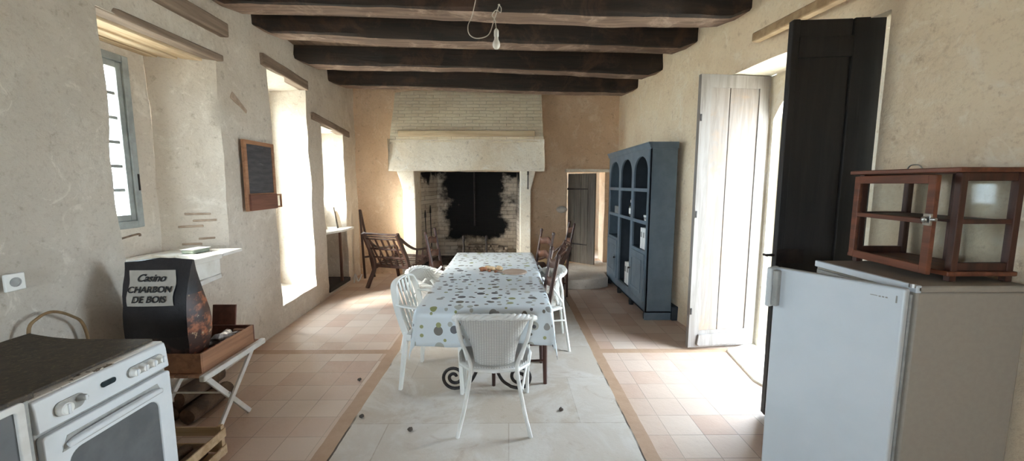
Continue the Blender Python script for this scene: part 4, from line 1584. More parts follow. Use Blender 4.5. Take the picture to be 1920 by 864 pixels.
def binder(label, y, z, w=.06, h=.28, dp=.24, grp='white binders in the bookcase'):
    t = thing('binder', label, 'binder', (BX + .03, BY0 + y, z), 0, grp)
    b = MB()
    b.box(0, dp, -w / 2, w / 2, 0, h)
    b.build('cover', M['binder'], t, bevel=.003)
    b = MB()
    b.box(-.0012, .0, -w / 2 + .012, w / 2 - .012, h * .55, h * .8)
    b.build('spine_label', M['paper_grey'], t)
    return t
for k, y in enumerate((.42, .50, .58 - .06)):
    pass
binder('white binder in the nearest bay of the bookcase, closest to the viewer', .13, .782, .075, .25)
binder('white binder in the nearest bay of the bookcase, between two others', .215, .782, .075, .25)
binder('white binder in the nearest bay of the bookcase, third from the viewer', .30, .782, .075, .25)
binder('tall white binder at the bottom of the middle bay, nearer one', .80, .212, .08, .30)
binder('tall white binder at the bottom of the middle bay, farther one', .90, .212, .08, .29)

def bottle(label, y, z, h, glass, lab=True):
    t = thing('bottle', label, 'bottle', (BX + .09, BY0 + y, z))
    b = MB()
    r = h * .135
    b.lathe([(0, 0), (r, 0), (r, h * .58), (r * .85, h * .66), (r * .36, h * .76), (r * .34, h * .95), (r * .40, h * .955), (r * .40, h), (0, h)], n=16)
    b.build('glass_body', glass, t)
    if lab:
        b = MB()
        b.lathe([(r + .001, h * .16), (r + .001, h * .50)], n=16)
        b.build('paper_label', M['binder'], t)
        b = MB()
        b.lathe([(r * .40, h * .84), (r * .42, h * 1.005), (0, h * 1.01)], n=12)
        b.build('cap', M['binder'], t)
    return t
bottle('dark bottle with white label and cap in the middle bay of the bookcase', .80, 1.113, .30, M['bottle_glass'])
bottle('small dark bottle with white label behind the taller one in the middle bay', .93, 1.113, .22, M['bottle_glass'])
bottle('pale bottle at the edge of the nearest arched bay on the top shelf', .10, 1.487, .20, M['ceramic'], False)
bottle('pale bottle at the edge of the farthest arched bay on the top shelf', 1.30, 1.487, .20, M['ceramic'], False)
for k in range(3):
    b = MB()
    b.box(0, .20, -.08, .08, 0, .024)
    o = b.build('book', M['binder'] if k != 1 else M['paper_grey'], bevel=.002, loc=(BX + .035, BY0 + .17, 1.112 + k * .0248), rot=(0, 0, (k - 1) * .06))
    tag(o, ('bottom', 'grey middle', 'top')[k] + ' book of the flat stack in the nearest bay of the bookcase', 'book', 'books lying flat in the bookcase')
b = MB()
b.box(0, .2, 0, .26, 0, .11)
tag(b.build('storage_box', M['paper_grey'], bevel=.004, loc=(BX + .04, BY0 + 1.32, 1.112)), 'grey box on the middle shelf of the farthest bookcase bay', 'box')
b = MB()
b.box(.0, .10, 0, .30, 0, .16)
tag(b.build('wooden_block', M['blue_dark'], bevel=.004, loc=(BX + .305, BY0 - .02, .0)), 'small dark block on the floor behind the bookcase end', 'block')
# ================================================================== REFRIGERATOR AND DISPLAY CABINET
FH = 1.14
fx, fy0, fy1 = 1.655, 1.585, 2.125
fr = thing('refrigerator', 'white refrigerator with its door slightly open and a wooden display cabinet on top', 'refrigerator', (fx, fy0, 0))
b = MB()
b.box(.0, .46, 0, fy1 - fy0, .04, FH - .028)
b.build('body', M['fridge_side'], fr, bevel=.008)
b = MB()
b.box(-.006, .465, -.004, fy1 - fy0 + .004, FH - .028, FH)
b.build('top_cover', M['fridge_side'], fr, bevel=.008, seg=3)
b = MB()
b.box(-.010, .012, -.004, fy1 - fy0 + .004, FH - .030, FH + .0015)
b.build('front_trim', M['fridge_white'], fr, bevel=.004)
b = MB()
b.box(-.012, .0, .015, fy1 - fy0 - .015, .06, FH - .04)
b.build('gasket', M['grey_plastic'], fr, bevel=.004)
for x in (.05, .42):
    for y in (.05, .49):
        b = MB()
        b.lathe([(.022, 0), (.022, .05)], (x, y, 0), 10)
        b.build('foot', M['black'], fr)
dw = .50
dm = Matrix.Translation((-.018, .012, 0)) @ Matrix.Rotation(R(29), 4, 'Z')
dr = bpy.data.objects.new('door', None)
b = MB()
b.box(-.045, 0, 0, dw, .06, FH - .012)
door = b.build('door', M['fridge_white'], fr, bevel=.009, seg=3)
bpy.data.objects.remove(dr)
door.matrix_local = dm
b = MB()
b.box(-.001, .012, .02, dw - .02, .08, FH - .03)
b.build('gasket', M['grey_plastic'], door, bevel=.004)
b = MB()
b.box(-.080, -.003, dw - .004, dw + .024, FH - .215, FH - .010)
hd = b.build('handle', M['enamel'], door, bevel=.010, seg=3)
b = MB()
b.box(-.074, -.044, dw - .034, dw - .003, FH - .205, FH - .022)
b.build('grip', M['grey_plastic'], hd, bevel=.006)  # grey block paints in the shaded inner side of the handle
b = MB()
for i, (a, c) in enumerate(((.055, .062), (.066, .073), (.077, .084), (.088, .112))):
    b.box(-.0462, -.0448, a, c, FH - .062 + (0 if i < 3 else .002), FH - .057)
b.box(-.0462, -.0448, .024, .029, FH - .075, FH - .045)
b.build('badge', M['grey_plastic'], door)
b = MB()
b.lathe([(.012, 0), (.012, .016), (0, .018)], (-.012, .012, FH - .01), 10)
b.build('hinge', M['steel'], fr)

CX, CY, CW, CD = 1.845, 1.645, .485, .265     # cabinet: width along y, depth along x
c0 = thing('display_cabinet', 'small brown wooden display cabinet with glass panes standing on the refrigerator', 'cabinet', (CX, CY, FH + .001))
zt_, zb_ = .475, .045
mw, mdk = M['cab_wood'], M['cab_dark']
for x in (0, CD - .028):
    for y in (0, CW - .028):
        b = MB()
        b.box(x, x + .028, y, y + .028, 0, zt_ - .02)
        b.build('post', mdk, c0, bevel=.003)
b = MB()
b.box(-.035, CD + .02, -.022, CW + .022, zt_ - .020, zt_)
b.build('top', mw, c0, bevel=.004)
b = MB()
b.box(-.022, CD + .008, -.010, CW + .010, zb_ - .020, zb_)
b.build('bottom', mw, c0, bevel=.004)
b = MB()
b.box(.012, CD - .01, .012, CW - .012, .248, .258)
b.build('shelf', mdk, c0, bevel=.002)
b = MB()
for x in (.005, CD - .025):
    pass
for y in (.004, CW - .024):
    for z, h in ((zb_, .035), (.243, .020), (zt_ - .055, .035)):
        b = MB()
        b.box(.028, CD - .028, y, y + .02, z, z + h)
        b.build('rail', mdk, c0, bevel=.002)
b = MB()
b.box(CD - .024, CD - .006, CW / 2 - .016, CW / 2 + .016, zb_, zt_ - .02)
b.build('back_mullion', mdk, c0, bevel=.002)
for args in ((.028, CD - .028, .012, .015, zb_, zt_ - .02), (.028, CD - .028, CW - .015, CW - .012, zb_, zt_ - .02), (CD - .016, CD - .013, .028, CW - .028, zb_, zt_ - .02)):
    MB().box(*args).build('pane', M['glass'], c0)
# door: hinged at the far end, a little open
b = MB()
W_ = CW - .010
sw = .036
b.box(-.02, 0, -W_, -W_ + sw, .028, zt_ - .030)
b.box(-.02, 0, -sw, 0, .028, zt_ - .030)
b.box(-.02, 0, -W_ + sw, -sw, .028, .028 + sw)
b.box(-.02, 0, -W_ + sw, -sw, zt_ - .030 - sw, zt_ - .030)
b.box(-.018, -.003, -W_ + sw, -sw, .240, .262)
cd_ = b.build('door', mw, c0, bevel=.003)
cd_.matrix_local = Matrix.Translation((-.006, CW - .004, 0)) @ Matrix.Rotation(R(-8), 4, 'Z')
MB().box(-.012, -.009, -W_ + sw - .005, -sw + .005, .055, zt_ - .06).build('pane', M['glass'], cd_)
b = MB()
b.box(-.030, -.019, -W_ - .004, -W_ + .030, .235, .285)
b.lathe([(.0, 0), (.014, .004), (.014, .010), (.006, .016), (0, .017)], (-.030, -W_ + .014, .26), 12, mtx=Matrix.Rotation(R(-90), 3, 'Y').to_4x4())
b.tube([(-.025, -W_ - .002, .262), (-.02, -W_ - .022, .262)], .008)
b.build('latch', M['steel'], cd_, bevel=.002)
b = MB()
b.tube(spline([(.12, .28, zt_), (.12, .30, zt_ + .022), (.12, .34, zt_ + .022), (.12, .36, zt_)], 5), .003, 6)
b.build('ring_handle', M['steel'], c0)

# ================================================================== COOKER AND NEIGHBOUR
SX, SY0, SY1, SH = -1.525, 1.244, 1.754, .85
st = thing('cooker', 'white freestanding electric cooker with brown speckled lid and glass oven door', 'cooker', (SX, SY0, 0))
W = SY1 - SY0
b = MB()
b.box(-.575, -.022, 0, W, .05, SH - .032)
b.build('body', M['grey_plastic'], st, bevel=.005)
b = MB()
b.prism([(-.012, .735), (.0, .738), (-.006, SH - .030), (-.012, SH - .004), (-.028, SH), (-.06, SH), (-.06, .735)], lambda x, z: (x, .0, z), lambda x, z: (x, W, z))
b.build('control_panel', M['enamel'], st, bevel=.005, seg=3)
b = MB()
b.box(-.585, -.022, -.004, W + .004, SH - .032, SH + .002)
b.build('enamel_top', M['enamel_chipped'], st, bevel=.006, seg=3)
b = MB()
lid = lambda x: SH + .003 + .028 * max(0, (-x - .35) / .25) ** 2
xs = [-.60, -.56, -.50, -.42, -.3, -.2, -.1, -.062]
b.sheet(lambda x, y: (x, y, lid(x) + .010), xs, [0.003, W / 2, W - .003])
b.sheet(lambda x, y: (x, y, lid(x)), xs, [0.003, W / 2, W - .003])
for yv in (.003, W - .003):
    b.add([(x, yv, lid(x) + dz) for x in xs for dz in (0, .010)], [(2 * i, 2 * i + 1, 2 * i + 3, 2 * i + 2) for i in range(len(xs) - 1)])
for xv in (xs[0], xs[-1]):
    b.add([(xv, y, lid(xv) + dz) for y in (.003, W - .003) for dz in (0, .010)], [(0, 1, 3, 2)])
b.build('hob_lid', M['hob'], st, smooth=30)
# oven door, with a rounded window
b = MB()
def rrect(a, c, z0, z1, r, n=6):
    out = []
    for (cy, cz, s) in ((c - r, z1 - r, 0), (a + r, z1 - r, 1), (a + r, z0 + r, 2), (c - r, z0 + r, 3)):
        for i in range(n + 1):
            an = PI / 2 * (s + i / n)
            out.append((cy + r * math.cos(an), cz + r * math.sin(an)))
    return out
b.ring(rrect(.006, W - .006, .16, .722, .012), rrect(.075, W - .075, .27, .625, .045), lambda y, z: (-.022, y, z), lambda y, z: (.004, y, z))
od = b.build('oven_door', M['enamel'], st, bevel=.004)
b = MB()
b.prism(rrect(.072, W - .072, .267, .628, .045), lambda y, z: (-.012, y, z), lambda y, z: (-.002, y, z))
b.build('window', M['oven_glass'], od)
b = MB()
b.sweep(spline([(.006, .07, .655), (.022, .11, .668), (.028, W / 2, .672), (.022, W - .11, .668), (.006, W - .07, .655)], 6), .03, .020, up=(0, 0, 1))
b.build('handle', M['enamel'], od, bevel=.006)
b = MB()
b.prism([(.055, .640), (W - .055, .640), (W - .075, .690), (.075, .690)], lambda y, z: (.003, y, z), lambda y, z: (.0055, y, z))
b.build('handle_recess', M['grey_plastic'], od)
b = MB()
b.box(-.022, .0, .006, W - .006, .055, .150)
b.build('drawer_front', M['enamel'], st, bevel=.005)
rotx = Matrix.Rotation(R(90), 3, 'Y').to_4x4()
def knob(y, z, r, m='white_plastic'):
    b = MB()
    b.lathe([(r * 1.1, 0), (r, .006), (r * .92, .020), (r * .75, .024), (0, .025)], (-.003, y, z), 18, mtx=rotx)
    k = b.build('knob', M[m], st)
    b = MB()
    b.box(.020, .026, y - .004, y + .004, z - r * .8, z + r * .8)
    b.build('grip_bar', M['enamel'], k, bevel=.002)
b = MB()
b.prism(rrect(.315, .482, .768, .812, .021), lambda y, z: (-.008, y, z), lambda y, z: (-.0005, y, z))
b.build('knob_plate', M['grey_plastic'], st)
b = MB()
b.prism(rrect(.052, .150, .762, .812, .021), lambda y, z: (-.008, y, z), lambda y, z: (-.0005, y, z))
b.build('knob_plate', M['grey_plastic'], st)
for y in (.337, .378, .419, .460):
    knob(y, .790, .017)
knob(.078, .785, .023)
knob(.135, .795, .012, 'grey_plastic')
b = MB()
b.prism(rrect(.212, .268, .787, .808, .009), lambda y, z: (-.008, y, z), lambda y, z: (.0, y, z))
b.build('display', M['display'], st)
for x in (-.54, -.06):
    for y in (.04, W - .04):
        b = MB()
        b.lathe([(.02, 0), (.02, .055)], (x, y, 0), 10)
        b.build('foot', M['black'], st)

# neighbour appliance at the picture edge
t = thing('dishwasher', 'grey fronted appliance with white door border beside the cooker at the picture edge', 'appliance', (-1.497, .66, 0))
W2 = .572
b = MB()
b.box(-.56, -.03, 0, W2, .04, .872)
b.build('body', M['grey_plastic'], t, bevel=.006)
b = MB()
b.box(-.58, -.012, -.002, W2 + .002, .872, .896)
b.build('worktop', M['hob'], t, bevel=.004)
b = MB()
b.ring(rrect(0, W2 - .032, .10, .880, .012), rrect(.03, W2 - .055, .14, .856, .01), lambda y, z: (-.03, y, z), lambda y, z: (-.004, y, z))
dd = b.build('door', M['white_paint'], t, bevel=.003)
b = MB()
b.box(-.028, -.014, .025, W2 - .05, .135, .862)
b.build('door_panel', M['oven_glass'], dd)
for x in (-.48, -.06):
    for y in (.05, W2 - .05):
        b = MB()
        b.lathe([(.02, 0), (.02, .045)], (x, y, 0), 10)
        b.build('foot', M['black'], t)

# ================================================================== FOLDING STOOL, TRAY, CHARCOAL BAG, CRATE, LOGS
GX0, GX1, GY0, GY1, GZ = -2.21, -1.715, 2.20, 2.76, .47
t = thing('folding_table', 'low folding slatted table with white edges and crossed white legs', 'table', (GX0, GY0, 0))
w_, l_ = GX1 - GX0, GY1 - GY0
b = MB()
for i in range(6):
    a = .036 + i * (w_ - .072) / 6
    b.box(a, a + (w_ - .072) / 6 - .006, .004, l_ - .004, GZ - .018, GZ - .002)
b.build('top_slats', M['slat_wood'], t, bevel=.002)
for a in (0, w_ - .034):
    b = MB()
    b.box(a, a + .034, -.01, l_ + .01, GZ - .036, GZ)
    b.build('side_rail', M['white_paint'], t, bevel=.007, seg=3)
for x in (.055, w_ - .055):
    for k, (ya, yc) in enumerate(((.06, l_ - .12), (l_ - .06, .06))):
        xx = x + (.009 if k else -.009)
        b = MB()
        b.bar((xx, ya, GZ - .03), (xx, yc, .0), .032, .016, up=(1, 0, 0))
        b.build('leg', M['white_paint'], t, bevel=.003)
b = MB()
b.tube([(.05, l_ / 2 - .03, .235), (w_ - .05, l_ / 2 - .03, .235)], .006)
b.build('cross_rod', M['white_paint'], t)

t = thing('wooden_tray', 'open brown wooden tray box on the folding table holding the charcoal bag', 'tray', (-2.175, 2.225, GZ + .001))
tw, tl, th = .42, .49, .115
b = MB()
b.box(.012, tw - .012, .012, tl - .012, 0, .010)
b.build('base', M['tray_red'], t)
for args in ((0, tw, 0, .012), (0, tw, tl - .012, tl)):
    b = MB()
    b.box(args[0], args[1], args[2], args[3], 0, th)
    b.build('end_board', M['tray_red'] if args[2] > .1 else M['tray_wood'], t, bevel=.002)
for x in (0, tw - .012):
    b = MB()
    b.box(x, x + .012, .012, tl - .012, 0, th)
    b.build('side_board', M['tray_wood'], t, bevel=.002)
b = MB()
b.box(tw - .10, tw - .02, tl - .065, tl - .05, .01, th - .01)
b.build('divider', M['tray_wood'], t, bevel=.002)
o = tag(MB().bar((-1.985, 2.735, GZ + .001), (-1.985, 2.775, GZ + .24), .16, .012, up=(0, 1, 0)).build('board_offcut', M['tray_red'], bevel=.002), 'reddish brown board standing upright behind the wooden tray', 'board')
b = MB()
b.blob((-1.845, 2.56, GZ + .066), .065, .11, .05, 16, 12, 3, .8)
b.wobble(.012, 18, 2)
tag(b.build('plastic_wrap', M['film'], smooth=20), 'crumpled clear plastic wrap lying in the wooden tray', 'plastic wrap')

bg = thing('charcoal_bag', 'black paper bag of barbecue charcoal with grey label standing in the wooden tray', 'bag', (-2.005, 2.335, GZ + .013), R(3))
HB = .635
def bagring(z):
    k = z / HB
    w = lerp(.145, .182, min(1, k * 1.6)) + .008 * math.sin(k * 7)
    dpt = .082 * (1 - .92 * max(0, (k - .42) / .58) ** 1.4) + .016 * math.sin(k * PI)
    n = 10
    lean = -.035 * max(0, k - .3)
    pts = []
    gus = .030 * (1 - k)
    side = .055 * math.sin(PI * min(1, k * 1.15)) * (1 - k) ** .5
    prof = [(-w, -dpt), (-w * .5, -dpt * 1.12), (0, -dpt * 1.16), (w * .5, -dpt * 1.12), (w, -dpt),
            (w + side, -dpt * .2), (w + side * .8, dpt * .6), (w * .95, dpt), (0, dpt * 1.1), (-w, dpt), (-w - side * .2, 0)]
    return [Vector((x - (0 if k < .5 else .0), y + lean, z)) for x, y in prof]
zs_ = [0, .03, .08, .14, .2, .26, .32, .38, .44, .5, .55, .59, HB]
rings = [bagring(z) for z in zs_]
for p in rings[-1]:
    p.z += .010 * math.sin(p.x * 14 + 1)
n = len(rings[0])
b = MB()
vs = [p for r_ in rings for p in r_]
fs, mi = [], []
for i in range(len(rings) - 1):
    for k in range(n):
        fs.append((i * n + k, i * n + (k + 1) % n, (i + 1) * n + (k + 1) % n, (i + 1) * n + k))
        low = zs_[i]
        if k in (4, 5, 6) and low < .40:
            mi.append(1)
        elif k in (0, 1, 2, 3) and low < .16:
            mi.append(2)
        elif k == 3 and low < .20:
            mi.append(1)
        else:
            mi.append(0)
fs.append(tuple(range(n - 1, -1, -1)))
mi.append(0)
fs.append(tuple((len(rings) - 1) * n + k for k in range(n)))
mi.append(0)
b.v = [tuple(p) for p in vs]
b.f = fs
b.mi = mi
b.wobble(.006, 9, 4)
b.build('paper_sack', [M['bag'], M['embers'], M['embers_dim']], bg, smooth=50)
def front(x, z, off=.003):
    k = z / HB
    w = lerp(.145, .182, min(1, k * 1.6)) + .008 * math.sin(k * 7)
    dpt = .082 * (1 - .92 * max(0, (k - .42) / .58) ** 1.4) + .016 * math.sin(k * PI)
    s = abs(x) / w
    y = -dpt * (1.16 - .16 * min(1, s) ** 2) - .035 * max(0, k - .3)
    return Vector((x, y - off - .007, z))
b = MB()
b.sheet(lambda x, z: front(x + .006 * math.sin(z * 40), z), [-.135 + .25 * i / 8 for i in range(9)], [.385 + .195 * i / 8 for i in range(9)])
b.build('label_panel', M['bag_label'], bg, smooth=60)
p0, p1 = front(0, .40, .007), front(0, .56, .007)
slope = math.atan2(p1.y - p0.y, p1.z - p0.z)
for txt, z, s, sh, sp_ in (('Casino', .538, .058, .35, .95), ('CHARBON', .476, .048, .15, 1.0), ('DE BOIS', .422, .050, .15, 1.0)):
    p = front(-.010, z, .012)
    mtx = Matrix.Translation(p) @ Matrix.Rotation(PI / 2 - slope, 4, 'X')
    text_mesh('lettering', txt, s, M['black'], bg, mtx, sh, .0012 if s < .06 else .0, sp_)

CRX0, CRX1, CRY0, CRY1, CRH = -2.16, -1.63, 1.80, 2.19, .165
t = thing('slatted_crate', 'pale slatted wooden crate on the floor between cooker and folding table', 'crate', (CRX0, CRY0, 0))
cw, cl = CRX1 - CRX0, CRY1 - CRY0
for x in (.0, cw - .025):
    for y in (.0, cl - .025):
        b = MB()
        b.box(x, x + .025, y, y + .025, 0, CRH + .02)
        b.build('corner_post', M['crate_wood'], t, bevel=.002)
for z in (.012, .112):
    for x in (-.010, cw):
        b = MB()
        b.box(x, x + .010, 0, cl, z, z + .052)
        b.build('side_slat', M['crate_wood'], t, bevel=.002)
    for y in (-.010, cl):
        b = MB()
        b.box(0, cw, y, y + .010, z, z + .052)
        b.build('end_slat', M['crate_wood'], t, bevel=.002)
b = MB()
for i in range(5):
    b.box(.004, cw - .004, .01 + i * .076, .072 + i * .076, .0, .010)
b.build('base_slats', M['crate_wood'], t, bevel=.002)
rr = random.Random(5)
for k in range(5):
    b = MB()
    L_ = .30
    r_ = .036 + rr.uniform(-.004, .006)
    x = -2.05 + .082 * k
    b.lathe([(0, 0), (r_ * .96, 0), (r_, .01), (r_ * 1.04, L_ * .4), (r_ * .97, L_ - .01), (r_ * .93, L_), (0, L_)], n=12, axis=1)
    b.wobble(.005, 12, k)
    o = b.build('log', M['log'], loc=(x, 1.835, .013 + r_ + .006), rot=(0, 0, 0))
    tag(o, ('first', 'second', 'third', 'fourth', 'fifth')[k] + ' split log in the pale crate counting from the left wall', 'log', 'logs in the slatted crate')
for k, (x, z, y) in enumerate(((-2.20, .062, 2.50), (-2.07, .060, 2.47), (-2.135, .165, 2.49))):
    b = MB()
    r_ = .055
    b.lathe([(0, 0), (r_ * .96, 0), (r_, .01), (r_ * 1.05, .2), (r_ * .97, .37), (r_ * .93, .38), (0, .38)], n=12, axis=1)
    b.wobble(.007, 9, k + 9)
    o = b.build('log', M['log'], loc=(x, y, z))
    tag(o, ('dark log on the floor under the folding table, against the left wall', 'dark log on the floor under the folding table, toward the room', 'dark log lying on top of two others under the folding table')[k], 'log', 'logs under the folding table')

# ================================================================== SINK, TAP, SMALL THINGS ON THE LEFT WALL
t = thing('stone_sink', 'white shallow sink with drainboard projecting below the left window', 'sink', (-2.74, 2.42, .865))
b = MB()
D_, L1, L2 = .55, .66, .90
b.ring([(0, 0), (D_, 0), (D_, L1), (0, L1)], [(.06, .05), (D_ - .045, .05), (D_ - .045, L1 - .06), (.06, L1 - .06)], lambda x, y: (x, y, .118), lambda x, y: (x, y, .155))
b.box(D_ - .045, D_ - .006, .02, L1 - .02, .0, .120)
b.box(.05, D_ - .03, L1 - .055, L1 - .02, .0, .120)
b.box(.05, D_ - .03, .02, .055, .0, .120)
b.box(.05, D_ - .03, .03, L1 - .03, .0, .018)
b.build('basin', M['ceramic'], t, bevel=.006)
b = MB()
b.prism([(.02, L1 + .001), (D_ + .005, L1 + .001), (D_ - .015, L2 + .02), (D_ - .12, L2 + .01), (.02, L2 - .06)], lambda x, y: (x, y, .130), lambda x, y: (x, y, .155))
b.build('drainboard', M['ceramic'], t, bevel=.006)
b = MB()
b.bar((D_ - .02, .30, -.030), (D_ - .02, L1 - .03, -.010), .05, .035)
b.build('support', M['white_paint'], t, bevel=.005)
b = MB()
b.box(-2.42, -2.28, 2.50, 3.05, 0, .834)
b.wobble(.008, 4, 2)
struct(b.build('trim_4', M['plaster_left'], bevel=.01))
t = thing('soap_tray', 'grey green flat tray lying on the drainboard of the sink', 'tray', (-2.42, 3.12, 1.021), R(-6))
b = MB()
b.box(-.05, .05, -.075, .075, 0, .028)
b.build('dish', M['soap_green'], t, bevel=.006)
b = MB()
b.box(-.055, .055, -.08, .08, .028, .034)
b.build('rim', M['white_paint'], t, bevel=.002)
t = thing('tap', 'old thin copper and chrome tap at the near end of the sink', 'tap', (-2.385, 2.465, 1.0205))
b = MB()
b.tube(spline([(0, 0, .02), (0, 0, .15), (.0, .01, .185), (.0, .05, .195), (-.01, .16, .205), (-.01, .17, .19)], 5), .007, 8)
b.build('spout', M['copper_pipe'], t)
b = MB()
b.lathe([(.022, 0), (.022, .012), (.014, .02), (.014, .05), (.010, .06), (0, .062)], n=14)
b.tube([(-.045, 0, .03), (.045, 0, .03)], .011)
b.build('valve_body', M['steel'], t)
for s in (-1, 1):
    b = MB()
    b.tube([(s * .045, 0, .03), (s * .062, 0, .03)], .018)
    b.build('handle', M['steel'], t)

t = thing('chalkboard', 'wood framed blackboard with chalk smears hanging beside the tall window', 'chalkboard', (-2.350, 3.66, 1.30), R(2.5))
b = MB()
o_ = [(0, .0), (.50, .0), (.50, .64), (0, .64)]
i_ = [(.04, .16), (.465, .16), (.465, .605), (.04, .605)]
b.ring(o_, i_, lambda y, z: (-.012, y, z), lambda y, z: (.014, y, z))
b.build('frame', M['tray_wood'], t, bevel=.003)
b = MB()
b.box(-.010, .004, .035, .470, .155, .61)
b.build('slate', M['slate'], t)
b = MB()
b.box(.014, .034, .02, .475, .005, .150)
b.build('chalk_box', M['tray_red'], t, bevel=.003)
b = MB()
b.ring([(.478, .01), (.575, .01), (.575, .145), (.478, .145)], [(.490, .025), (.560, .025), (.560, .130), (.490, .130)], lambda y, z: (.010, y, z), lambda y, z: (.026, y, z))
b.build('side_bracket', M['tray_wood'], t, bevel=.002)
b = MB()
b.box(-.002, .006, .49, .52, .50, .56)
b.build('hanging_tab', M['paper_grey'], t, bevel=.002)

b = MB()
b.tube(spline([(-2.20, 1.84, .66), (-2.235, 1.84, .86), (-2.24, 1.89, .915), (-2.245, 1.96, .922), (-2.25, 2.04, .875), (-2.255, 2.10, .80), (-2.26, 2.12, .6), (-2.25, 2.10, .02)], 6), .007, 8)
tag(b.build('gas_hose', M['cable']), 'thin brown hose arching against the wall above the cooker', 'hose')
t = thing('wall_socket', 'small white electrical socket on the left wall above the cooker', 'socket', (-2.280, 1.845, 1.10))
b = MB()
b.box(0, .012, -.04, .04, -.04, .04)
b.build('plate', M['white_plastic'], t, bevel=.004)
b = MB()
b.lathe([(.022, 0), (.022, .003), (.018, .003), (.018, -.001), (0, -.001)], (.0125, 0, 0), 16, mtx=rotx)
b.build('outlet', M['grey_plastic'], t)

# ---- far window recess: shelf, prop, things standing there
t = thing('recess_shelf', 'white board shelf across the dark recess under the farthest left window', 'shelf', (-2.86, 5.51, .855))
b = MB()
b.prism([(0, 0), (.37, -.0), (.47, .40), (.45, .80), (.0, .785)], lambda x, y: (x, y, 0), lambda x, y: (x, y, .03))
b.build('board', M['white_paint'], t, bevel=.004)
b = MB()
b.bar((.36, .48, -.815), (.36, .48, 0), .035, .035)
b.build('prop', M['chair_wood'], t, bevel=.003)
b = MB()
b.box(-2.84, -2.48, 5.53, 6.26, .041, .10)
b.wobble(.008, 5, 3)
tag(b.build('dark_plank', M['shutter_dark'], bevel=.006), 'dark heavy plank lying on the floor of the recess under the farthest window', 'plank')
t = thing('stone_slab', 'white stone slab standing on the recess shelf under the farthest window', 'slab', (-2.70, 5.56, .886))
b = MB()
b.prism([(0, 0), (.40, 0), (.42, .26), (.02, .28)], lambda y, z: (0 + z * -.25, y, z), lambda y, z: (.035 + z * -.25, y, z))
b.build('slab', M['stone_white'], t, bevel=.004)
b = MB()
b.bar((-2.56, 6.07, .887), (-2.62, 6.09, 1.20), .022, .016)
tag(b.build('stick', M['door_grey'], bevel=.002), 'short grey stick standing upright on the recess shelf', 'stick')
b = MB()
b.prism([(0, 0), (.13, 0), (.135, .17), (.09, .25), (.03, .25), (0, .2)], lambda y, z: (-2.60 - z * .2, 6.13 + y, .887 + z), lambda y, z: (-2.575 - z * .2, 6.13 + y, .887 + z))
tag(b.build('white_tile', M['stone_white'], bevel=.004), 'rounded white slab leaning at the far end of the recess shelf', 'slab')
t = thing('folded_trestle', 'narrow dark wooden trestle leaning in the corner behind the lounge armchair', 'trestle', (-2.40, 6.62, 0))
for k, (a, c) in enumerate((((.04, -.06, 0), (-.03, .02, 1.13)), ((.16, .05, 0), (-.025, .03, 1.12)))):
    b = MB()
    b.bar(a, c, .035, .022, up=(0, 1, 0))
    b.build('leg', M['arm_wood'], t, bevel=.003)
b = MB()
b.bar((.02, -.04, .35), (.105, .045, .35), .02, .03)
b.build('crossbar', M['arm_wood'], t, bevel=.002)
t = thing('door_stop', 'small white metal bracket on the floor by the dark recess', 'bracket', (-2.42, 6.24, .001))
b = MB()
b.sweep(spline([(0, 0, 0), (.02, .01, .14), (.05, .04, .02), (.09, .10, .12)], 4), .012, .02)
b.build('strap', M['white_paint'], t)

# ================================================================== HANGING BULB
BXX, BYY = -.085, 3.02
t = thing('hanging_bulb', 'bare clear bulb hanging on a loose wire below the ceiling beams', 'light bulb', (BXX, BYY, 2.50))
b = MB()
b.lathe([(0, 0), (.014, .003), (.024, .014), (.028, .030), (.025, .048), (.016, .066), (.0135, .085), (.0135, .09)], n=18)
b.build('glass', M['bulb_glass'], t)
b = MB()
b.lathe([(.014, .083), (.017, .09), (.017, .125), (.012, .135), (.005, .142), (0, .143)], n=14)
b.build('socket', M['white_paint'], t)
b = MB()
b.tube(spline([(0, 0, .14), (-.01, .0, .20), (-.03, .01, .235), (.0, .0, .265), (.03, -.01, .245), (.035, -.01, .275), (.02, 0, .30)], 6), .0032, 6)
b.lathe([(0, -.008), (.009, 0), (0, .008)], (.02, 0, .30), 8)
b.build('wire', M['white_cable'], t)
b = MB()
b.tube([Vector(p) - Vector((BXX, BYY, 2.50)) for p in spline([(-.20, 3.20, ZC), (-.21, 3.10, 2.98), (-.255, 3.05, 2.75), (-.285, 3.02, 2.66), (-.275, 3.02, 2.60), (-.22, 3.02, 2.575), (-.14, 3.02, 2.60), (-.10, 3.02, 2.70), (BXX + .02, BYY, 2.80)], 7)], .0035, 6)
b.build('cable', M['white_cable'], t)

rr = random.Random(21)
for k, (x, y) in enumerate(((-1.18, 3.06), (-.62, 2.40), (-.98, 2.55), (.36, 2.62))):
    b = MB()
    b.blob((0, 0, .012), .016, .014, .012, 8, 6, k + 30, .5)
    tag(b.build('pebble', M['pebble'], loc=(x, y, 0)), ('dark pebble on the tiles left of the aisle board', 'dark crumb on the pale aisle left of the front rattan armchair', 'dark crumb on the aisle board toward the cooker', 'dark crumb on the pale aisle right of the front rattan armchair')[k], 'pebble')

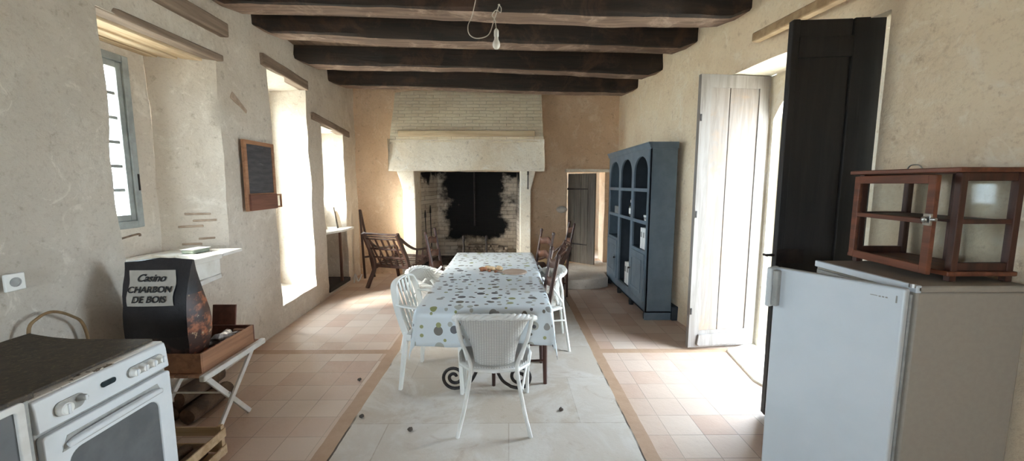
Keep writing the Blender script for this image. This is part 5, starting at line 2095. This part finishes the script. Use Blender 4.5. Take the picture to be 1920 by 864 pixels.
# ================================================================== LIGHT AND CAMERA
w = bpy.data.worlds.new('sky')
S.world = w
w.use_nodes = True
nt = w.node_tree
bgd = nt.nodes['Background']
bgd.inputs['Color'].default_value = (.72, .87, 1.0, 1)
bgd.inputs['Strength'].default_value = 1.0
sl = bpy.data.lights.new('hazy_sun', 'SUN')
sl.energy = 1.5
sl.angle = R(25)
sl.color = (1.0, .95, .86)
so = bpy.data.objects.new('hazy_sun', sl)
COL.objects.link(so)
so.rotation_euler = Vector((.72, .52, -.46)).to_track_quat('-Z', 'Y').to_euler()

def portal(name, loc, nrm, sx, sy):
    l = bpy.data.lights.new(name, 'AREA')
    l.shape = 'RECTANGLE'
    l.size, l.size_y = sx, sy
    l.cycles.is_portal = True
    o = bpy.data.objects.new(name, l)
    COL.objects.link(o)
    o.location = loc
    o.rotation_euler = Vector(nrm).to_track_quat('-Z', 'Y').to_euler()
    return o
portal('sink_window_portal', (-2.90, 2.72, 1.85), (1, 0, 0), 1.2, .66)
portal('tall_window_portal', (-3.10, 4.68, 1.45), (1, 0, 0), 2.4, .9)
portal('far_window_portal', (-3.05, 5.87, 1.73), (1, 0, 0), 1.08, .8)
portal('door_portal', (2.60, 3.21, 1.17), (-1, 0, 0), 2.5, .96)
portal('passage_portal', (.49, 7.8, .95), (1, 0, 0), 1.7, .6)
portal('added_window_portal', (-1.05, -2.84, 1.35), (0, 1, 0), 1.7, 1.1)

cam = bpy.data.cameras.new('camera')
cam.sensor_width = 36
cam.lens = 760 / 1920 * 36
cam.clip_start = .05
co = bpy.data.objects.new('camera', cam)
COL.objects.link(co)
co.location = (0, 0, 1.55)
co.rotation_euler = (R(90 - 6.6), 0, R(-.5))
S.camera = co

S.view_settings.view_transform = 'Standard'
S.view_settings.look = 'None'
S.view_settings.gamma = 1
S.view_settings.use_curve_mapping = False
S.view_settings.exposure = 4.75
S.cycles.use_denoising = True
S.cycles.max_bounces = 14
S.cycles.diffuse_bounces = 10
S.cycles.transparent_max_bounces = 16
S.cycles.sample_clamp_indirect = 8
